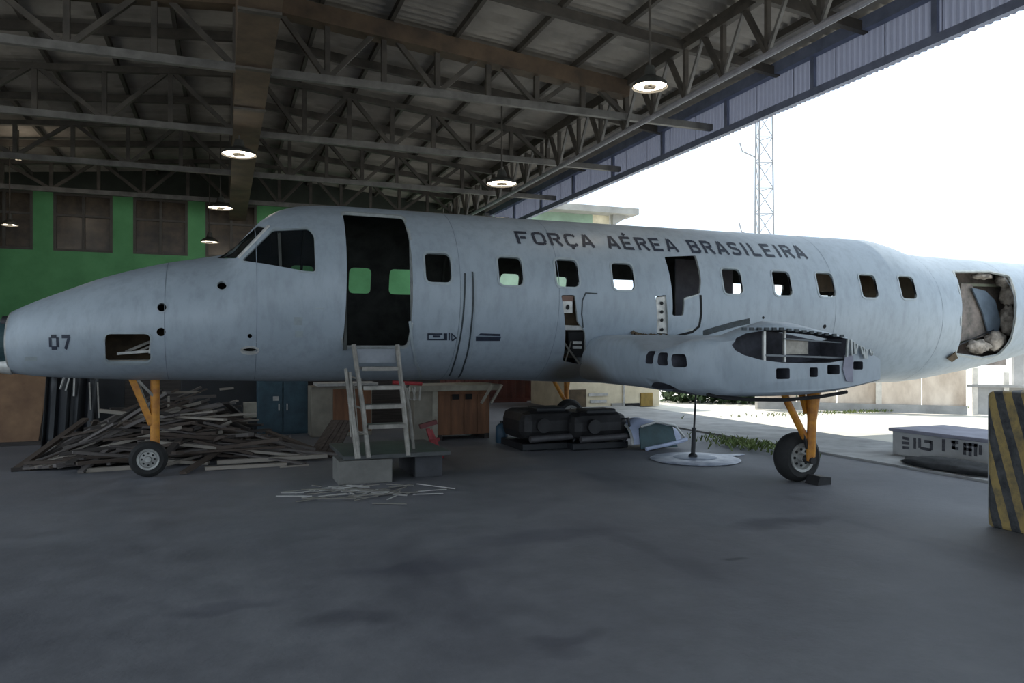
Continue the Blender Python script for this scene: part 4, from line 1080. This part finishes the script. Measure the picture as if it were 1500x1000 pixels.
# whitish strips scattered in front of the step block
sm = [MB().box((0, 0, 0), (1, 1, 1)).mesh('broken_strip') for _ in range(2)]; sm[0].materials.append(M_white_strip); sm[1].materials.append(M_alum)
for i in range(58):
    u = rp.gauss(520, 48); v = rp.gauss(722, 7); u = max(415, min(640, u)); v = max(714, min(739, v))
    p = G(u, v); o = bpy.data.objects.new('broken_strip', sm[i % 2]); COL.objects.link(o)
    o.location = (p.x, p.y, .008+.0045*(i % 6)); o.scale = (rp.uniform(.12, .55), rp.uniform(.012, .024), .008); o.rotation_euler = (0, rp.gauss(0, .015), rp.gauss(-.1, .5))
    tag(o, ('thin whitish broken strip littering the floor before the step block', 'thin dull metal strip littering the floor before the step block')[i % 2], 'strip', 'broken strips before the step block')

# dark machinery under the belly
def machine(u0, u1, vt, vb, label, seed):
    p = G((u0+u1)/2, vb); b = p.y+.1; xa, xb = B(u0, vb, b).x, B(u1, vb, b).x; zt = B(u0, vt, b).z; w = xb-xa
    t = thing('engine_crate', label, 'machinery', ((xa+xb)/2, b, 0)); r = random.Random(seed)
    MB().box(((xa+xb)/2, b+.5, .12+(zt-.12)*.5), (w*.96, 1.0, zt-.16)).build('casing', M_machine, t, bevel=.15)
    MB().box(((xa+xb)/2, b+.5, .06), (w*.94, .95, .10)).build('skid', M_black, t, bevel=.01)
    MB().tube([(xa+w*.12, b-.05, zt*.30), (xa+w*.9, b-.05, zt*.34)], .05, 10).build('front_pipe', mat('dull_grey_pipe_%d' % seed, (.11, .105, .11), .5, .3), t, True)
    for k in range(1):
        x = xa+w*(.35+.3*k); MB().lathe([(.11, -.06), (.11, .02)], (x, b-.01, zt*.62), 'Y', 14, True).build('flange', M_machine, t, True)
    MB().tube([(xa+w*.8, b+.1, zt*.75), (xa+w*.93, b-.04, zt*.8), (xa+w*.97, b-.05, zt*.4), (xa+w*.85, b-.04, zt*.2)], .022, 8).build('hose', M_black, t, True)
    MB().box((xa+w*.55, b+.3, zt-.01), (w*.5, .4, .07)).build('cover', M_black, t, bevel=.02)
machine(764, 850, 601, 661, 'dark oily machine under the belly beside the brown crate', 3)
machine(838, 924, 604, 660, 'lower dark machine casing next to the pale blue shell', 9)
z0 = G(735, 648); t = thing('blue_drum', 'small blue canister between the crate and the dark machine', 'canister', z0)
MB().lathe([(.09, 0), (.10, .02), (.10, .26), (.07, .30), (.03, .32)], z0, 'Z', 16, True).build('body', mat('blue_plastic', (.03, .075, .12), .5), t, True)
MB().lathe([(.03, .32), (.03, .36)], z0, 'Z', 10, True).build('cap', M_black, t, True)

# pale blue cowling shell lying open
z0 = G(953, 660); b = z0.y+.35; xc = B(953, 650, b).x
t = thing('engine_cowl', 'pale blue engine cowl half lying open side towards us', 'cowling', (xc, b, 0))
def cowl(off):
    rows = []
    for i in range(13):
        s = i/12; x = xc-.42+.92*s; R = (.50-.22*s**2)+off; R *= (.62+.38*math.sin(min(1, s*3+.25)*math.pi/2)); row = []
        for k in range(17):
            ph = math.radians(10+k*10.0); row.append((x, b+.10+R*math.cos(ph)*.75, .02+max(0, R*math.sin(ph))*.92))
        rows.append(row)
    return rows
MB().grid(cowl(0)).build('outer_shell', M_blueshell, t, True, fix=False)
MB().grid(cowl(-.03)).build('inner_lining', M_tealin, t, True, fix=False)
MB().tube(cowl(-.012)[0], .022, 8).build('rim', M_light_metal, t, True)
MB().prism([(xc-.36, b-.32, .03), (xc+.30, b-.30, .03), (xc+.26, b-.22, .34), (xc-.05, b-.20, .40), (xc-.34, b-.24, .34)], (0, .03, 0)).build('front_opening_panel', M_tealin, t)
MB().tube([(xc-.34, b-.27, .36), (xc-.05, b-.24, .42), (xc+.28, b-.25, .36), (xc+.46, b-.25, .16)], .02, 8).build('opening_rim', M_light_metal, t, True)
MB().tube([(xc-.30, b-.36, .03), (xc+.2, b-.36, .10), (xc+.46, b-.3, .14)], .03, 8).build('lower_lip', M_blueshell, t, True)
# white round panel and black rod
z0 = G(1018, 673); t = thing('round_panel', 'white round panel lying flat with the black rod on it', 'panel', z0)
MB().lathe([(.001, .03), (.40, .035), (.60, .022), (.62, .012), (.60, .002), (.001, .002)], z0, 'Z', 40).build('disc', M_disc, t, True)
MB().lathe([(.30, .037), (.26, .045), (.10, .045), (.001, .043)], z0, 'Z', 28).build('centre_boss', mat('blue_grey_boss', (.30, .35, .45), .5), t, True)
for k in range(1):
    q = z0+Vector((.62, .1, 0)); MB().prism([q+Vector((-.15, -.13, .01)), q+Vector((.30, .0, .008)), q+Vector((.30, .05, .008)), q+Vector((-.15, .12, .012))], (0, 0, .012)).build('tongue', M_disc, t)
rb = B(1015, 664, z0.y-.02); rtp = B(1022, 584, 6.95); rtp = Vector((rb.x+.06, rb.y, B(1022, 582, rb.y).z+.25))
t = thing('black_rod', 'thin black support rod standing on the white round panel', 'rod', rb)
MB().tube([(rb.x, rb.y, .05), (rb.x+.02, rb.y, .45)], .03, 8).build('lower_tube', M_black, t, True)
MB().tube([(rb.x+.02, rb.y, .45), rtp], .014, 8).build('upper_tube', M_black, t, True)
MB().lathe([(.06, .045), (.06, .07), (.03, .10)], (rb.x, rb.y, 0), 'Z', 12, True).build('foot', M_black, t, True)

# red-brown container and kiosk behind the plane
cbk = 20.2
xa, xb = B(640, 600, cbk).x, B(822, 600, cbk).x; hz = 2.45
t = thing('shipping_container', 'dark red-brown ribbed container behind the plane under its belly', 'container', ((xa+xb)/2, cbk, 0))
rows = []; n = int((xb-xa)/.28)
for i in range(n):
    for tq, yy in ((0, 0), (.35, 0), (.5, .04), (.85, .04)): x = xa+(i+tq)*.28; rows.append([(x, cbk+yy, .12), (x, cbk+yy, hz)])
MB().grid(rows).build('front_wall', M_container, t)
MB().box(((xa+xb)/2, cbk+1.2, hz/2), (xb-xa, 2.3, hz-.1)).build('body', M_container, t)
for z in (.06, hz): MB().box(((xa+xb)/2, cbk+.02, z), (xb-xa+.1, .12, .12)).build('rail', M_container, t)
for k, u in enumerate((788, 806)):
    p = B(u, 590, cbk); o = MB().box((p.x, cbk-.03, 1.0), (.30, .03, .62)).build('window', M_white_strip if k else M_beige, t)
xa, xb = B(826, 600, 17.5).x, B(966, 600, 17.5).x; kb = 17.5; hz = 2.3
t = thing('kiosk', 'cream tiled kiosk with dark window and ochre pillar beyond the belly', 'kiosk', ((xa+xb)/2, kb, 0))
MB().box(((xa+xb)/2, kb+1.1, hz/2), (xb-xa, 2.2, hz)).build('wall', M_cream, t)
def kpane(u0, v0, u1, v1, m, nm, yo=-.02, th=.04):
    p, q = B(u0, v1, kb), B(u1, v0, kb); p.z = max(p.z, .01); return MB().box(((p.x+q.x)/2, kb+yo, (p.z+q.z)/2), (q.x-p.x, th, q.z-p.z)).build(nm, m, t)
w = kpane(915, 590, 936, 607, M_void, 'window'); kpane(938, 575, 955, 640, mat('ochre_pillar', (.30, .20, .05), .8, var=.4, scale=4), 'pillar')
kpane(895, 590, 911, 615, M_canopy, 'door'); kpane(912, 560, 914, 640, M_white_strip, 'door_post'); kpane(830, 570, 858, 612, M_brownst, 'shutter')
for k in range(5):
    kpane(914, 609+k*6, 938, 613+k*6, M_white_strip, 'tile', -.015, .03)
kpane(862, 575, 890, 580, M_white_strip, 'tile', -.015, .03); kpane(864, 585, 888, 590, M_white_strip, 'tile', -.015, .03); kpane(862, 595, 886, 600, M_white_strip, 'tile', -.015, .03)
MB().box(((xa+xb)/2, kb+.9, hz+.06), (xb-xa+.5, 3.0, .12)).build('roof_slab', M_canopy, t)

# ================================================================== OUTSIDE
# low concrete kerb wall at the slab edge
t = thing('concrete_plinth', 'long low grey concrete plinth at the slab edge beside the striped block', 'plinth', (8.98, 6, .03))
MB().box((9.5, 5.1, .20), (1.04, 6.06, .34)).build('plinth_body', mat('plinth_concrete', (.60, .60, .60), .85, var=.25, scale=2, bump=.3), t, bevel=.02)
MB().box((9.5, 5.1, .385), (1.10, 6.14, .05)).build('top_slab', mat('blue_grey_slab', (.36, .36, .44), .7, var=.25, scale=3), t, bevel=.01)
pa = 8.975; M_mark = mat('faded_black_paint', (.13, .13, .15), .8, var=.5, scale=20)
def pq(u0, v0, u1, v1):
    p0, p1 = A(u0, v0, pa), A(u1, v1, pa); MB().add([(pa, p0.y, p0.z-.02), (pa, p1.y, p1.z-.02), (pa, p1.y, p1.z+.02), (pa, p0.y, p0.z+.02)], [(0, 1, 2, 3)]).build('faded_mark', M_mark, t, fix=False)
def pv(u, v0, v1, w=.03):
    p0, p1 = A(u, v0, pa), A(u, v1, pa); MB().add([(pa, p0.y-w, p0.z), (pa, p0.y+w, p0.z), (pa, p0.y+w, p1.z), (pa, p0.y-w, p1.z)], [(0, 1, 2, 3)]).build('faded_mark', M_mark, t, fix=False)
for q in ((1322, 641, 1332, 643), (1321, 648, 1332, 649), (1322, 655, 1332, 656), (1348, 656, 1364, 659), (1354, 646, 1364, 647), (1393, 647, 1404, 648), (1394, 655, 1404, 657), (1412, 650, 1432, 652), (1412, 657, 1424, 659)): pq(*q)
for u, v0, v1 in ((1340, 657, 641), (1347, 656, 642), (1364, 659, 645), (1382, 661, 643), (1397, 658, 645), (1413, 666, 649), (1421, 668, 649), (1429, 668, 650), (1436, 666, 652)): pv(u, v0, v1, .022)
tag(lump((8.55, 6.75, .07), (.30, .75, .09), 21, mat('dark_rubble_mat', (.05, .052, .055), .9, var=.5, scale=6), 'dark_rag', None), 'dark crumpled matting heaped on the floor against the plinth', 'matting')
# hazard striped block at the right
t = thing('striped_barrier', 'tall concrete barrier block with worn yellow and black stripes', 'barrier', (6.2, 3.6, 0))
h = 1.18
o = MB().box((6.55, 3.55, h/2), (.7, 2.14, h)).build('block', M_stripe, t, bevel=.035)
MB().box((6.55, 4.63, .59), (.62, .02, 1.1)).build('bare_end_face', M_kerb, t)
# perimeter fence
fa, fb = G(1165, 600), G(1416, 607)
fa = Vector((fa.x, fa.y, 0)); dirf = (fb-fa); dirf.z = 0; Lf = dirf.length; dirf.normalize(); nrm = Vector((dirf.y, -dirf.x, 0))
nrm = nrm if nrm.dot(CAM-fa) > 0 else -nrm
t = thing('perimeter_fence', 'stained whitewashed panel fence across the sunlit yard under the tail', 'fence', tuple(fa))
s = -.9; pw = .93
i = 0
while s < Lf-.3:
    c = fa+dirf*(s+pw/2); hh = 1.75
    R = Matrix((tuple(dirf), tuple(nrm), (0, 0, 1))).transposed()
    MB().box(c+Vector((0, 0, hh/2)), (pw-.03, .06+.015*(i % 2), hh-.02*(i % 3)), R).build('fence_panel', M_fence, t)
    if i % 3 == 0:
        MB().box(fa+dirf*s+nrm*.04+Vector((0, 0, .9)), (.13, .13, 1.8), R).build('post', M_fpost, t)
    s += pw; i += 1
MB().box(fa+dirf*(Lf/2-.45)+nrm*.06+Vector((0, 0, .10)), (Lf+.9, .10, .2), R).build('base_beam', M_kerb, t)
# low wall with posts right of it
Lf = s+.12
t2 = thing('low_wall', 'low grey wall with white posts right of the stained fence', 'wall', tuple(fb))
for k in range(9):
    c = fa+dirf*(Lf+.05+k*.62); MB().box(c+Vector((0, 0, .55 if k % 2 == 0 else .5)), (.10, .10, 1.1 if k % 2 == 0 else 1.0), R).build('post', M_fpost, t2)
    if k < 8: MB().box(c+dirf*.31-nrm*.03+Vector((0, 0, .33)), (.54, .06, .64), R).build('wall_panel', M_canopy if k % 2 else M_kerb, t2)
MB().box(fa+dirf*(Lf+2.5)+Vector((0, 0, .68)), (5.2, .14, .06), R).build('coping', M_kerb, t2)
MB().box(fa+dirf*(Lf+1.35)-nrm*2+Vector((0, 0, 1.2)), (.22, .22, 2.4), R).build('concrete_post', M_kerb, t2)
# weeds
def weeds(name, label, c, rad, n, h, seed, flat=1.0):
    r = random.Random(seed); mb = MB()
    for i in range(n):
        p = Vector(c)+Vector((r.gauss(0, rad[0]), r.gauss(0, rad[1]), 0)); p.z = 0.03
        for k in range(3):
            a = r.uniform(0, 6.28); l = h*r.uniform(.4, 1.1); q = Vector((math.cos(a), math.sin(a), 0)); w = Vector((-q.y, q.x, 0))*.012
            mb.add([p-w, p+w, p+q*l*.3+Vector((0, 0, l*.7)), p+q*l*.6+Vector((0, 0, l*.85))], [(0, 1, 2), (1, 3, 2)])
    o = mb.build(name, M_leaf, None, fix=False); o['label'] = label; o['category'] = 'weeds'; o['kind'] = 'stuff'; return o
weeds('weeds', 'low green weeds growing at the slab edge by the main wheel', G(1094, 655), (.22, .50), 260, .11, 2)
yw = fa+nrm*.3
weeds('grass_fringe', 'thin grass fringe along the foot of the stained fence', fa+dirf*(Lf*.45)+nrm*.35, (1.8, .12), 300, .08, 5)
# distant hedge seen low behind the belly
mb = MB(); rr = random.Random(9); hb = 33
pA, pB = G(1000, 589), G(1160, 592)
for i in range(1500):
    f = rr.random(); p = pA.lerp(pB, f)+Vector((rr.gauss(0, .35), rr.uniform(0, 1.2), 0)); z = rr.uniform(.02, .75)
    q = Vector((rr.uniform(-1, 1), rr.uniform(-1, 1), rr.uniform(-1, 1))).normalized()*.13; w = q.orthogonal().normalized()*.07; c = Vector((p.x, p.y, z))
    mb.add([c-q, c+w, c+q, c-w], [(0, 1, 2, 3)])
o = mb.build('hedge', M_tree, None, fix=False); o['label'] = 'dark green hedge low in the distance beyond the sunlit yard'; o['category'] = 'hedge'; o['kind'] = 'stuff'
# distant building with canopy
bb = 40.0
xa, xb = B(700, 330, bb).x, B(868, 330, bb).x; zt = B(850, 312, bb).z
t = thing('distant_building', 'pale green building with flat canopy roof beyond the plane', 'building', ((xa+xb)/2, bb, 0))
MB().box(((xa+xb)/2, bb+5, zt/2), (xb-xa, 10, zt)).build('wall', M_bgreen, t)
xc2 = B(892, 330, bb).x
MB().box(((xb+xc2)/2, bb+4, zt/2), (xc2-xb, 8, zt)).build('cream_wing', M_cream, t)
xl, xr = B(795, 305, bb-1).x, B(936, 310, bb-1).x
MB().prism([(xl, bb-1, zt-.05), (xr, bb-1, zt-.05), (xr, bb-1, zt+.32), (xl, bb-1, zt+.32)], (0, 9, 0)).build('canopy_roof', M_canopy, t)
MB().prism([(xc2, bb-.5, zt-.75), (xr-.4, bb-.5, zt-.05), (xc2, bb-.5, zt-.05)], (0, .3, 0)).build('canopy_bracket', M_canopy, t)
for k in range(4):
    MB().box((xa+1+k*1.6, bb-.02, zt-2.2), (1.0, .06, 1.1)).build('window', M_wpane, t)
# lattice tower
TZ = 62.0; base = Zp(1117, 500, TZ); base.z = 0
t = thing('lattice_tower', 'thin pale lattice radio tower rising behind the plane', 'tower', tuple(base))
hT = 21.0; R_ = Vector((CS, -SN, 0)); Fw = Vector((SN, CS, 0))
def tp(i, z):
    w = .86*(1-.22*z/hT); o = ((-1, -.6), (1, -.6), (0, 1.1))[i]; return base+R_*(o[0]*w)+Fw*(o[1]*w)+Vector((0, 0, z))
for i in range(3): MB().bar(tp(i, 0), tp(i, hT), .10 if i != 1 else .07, .10).build('leg', M_tower, t)
for k in range(10):
    z0, z1 = k*2.1, (k+1)*2.1
    for i in range(3):
        j = (i+1) % 3
        MB().bar(tp(i, z0), tp(j, z1), .05, .05).build('diagonal', M_tower, t)
        MB().bar(tp(i, z1), tp(j, z1), .045, .045).build('ring_bar', M_tower, t)
MB().bar(tp(0, 0)+R_*.35, tp(0, 14)+R_*.35, .07, .07).build('cable_ladder', M_tower, t)
for z in (10.6, 17.2): MB().tube([tp(0, z), tp(0, z)-R_*1.1+Vector((0, 0, .5)), tp(0, z)-R_*1.3+Vector((0, 0, 1.2))], .05, 6).build('antenna_bracket', M_tower, t)
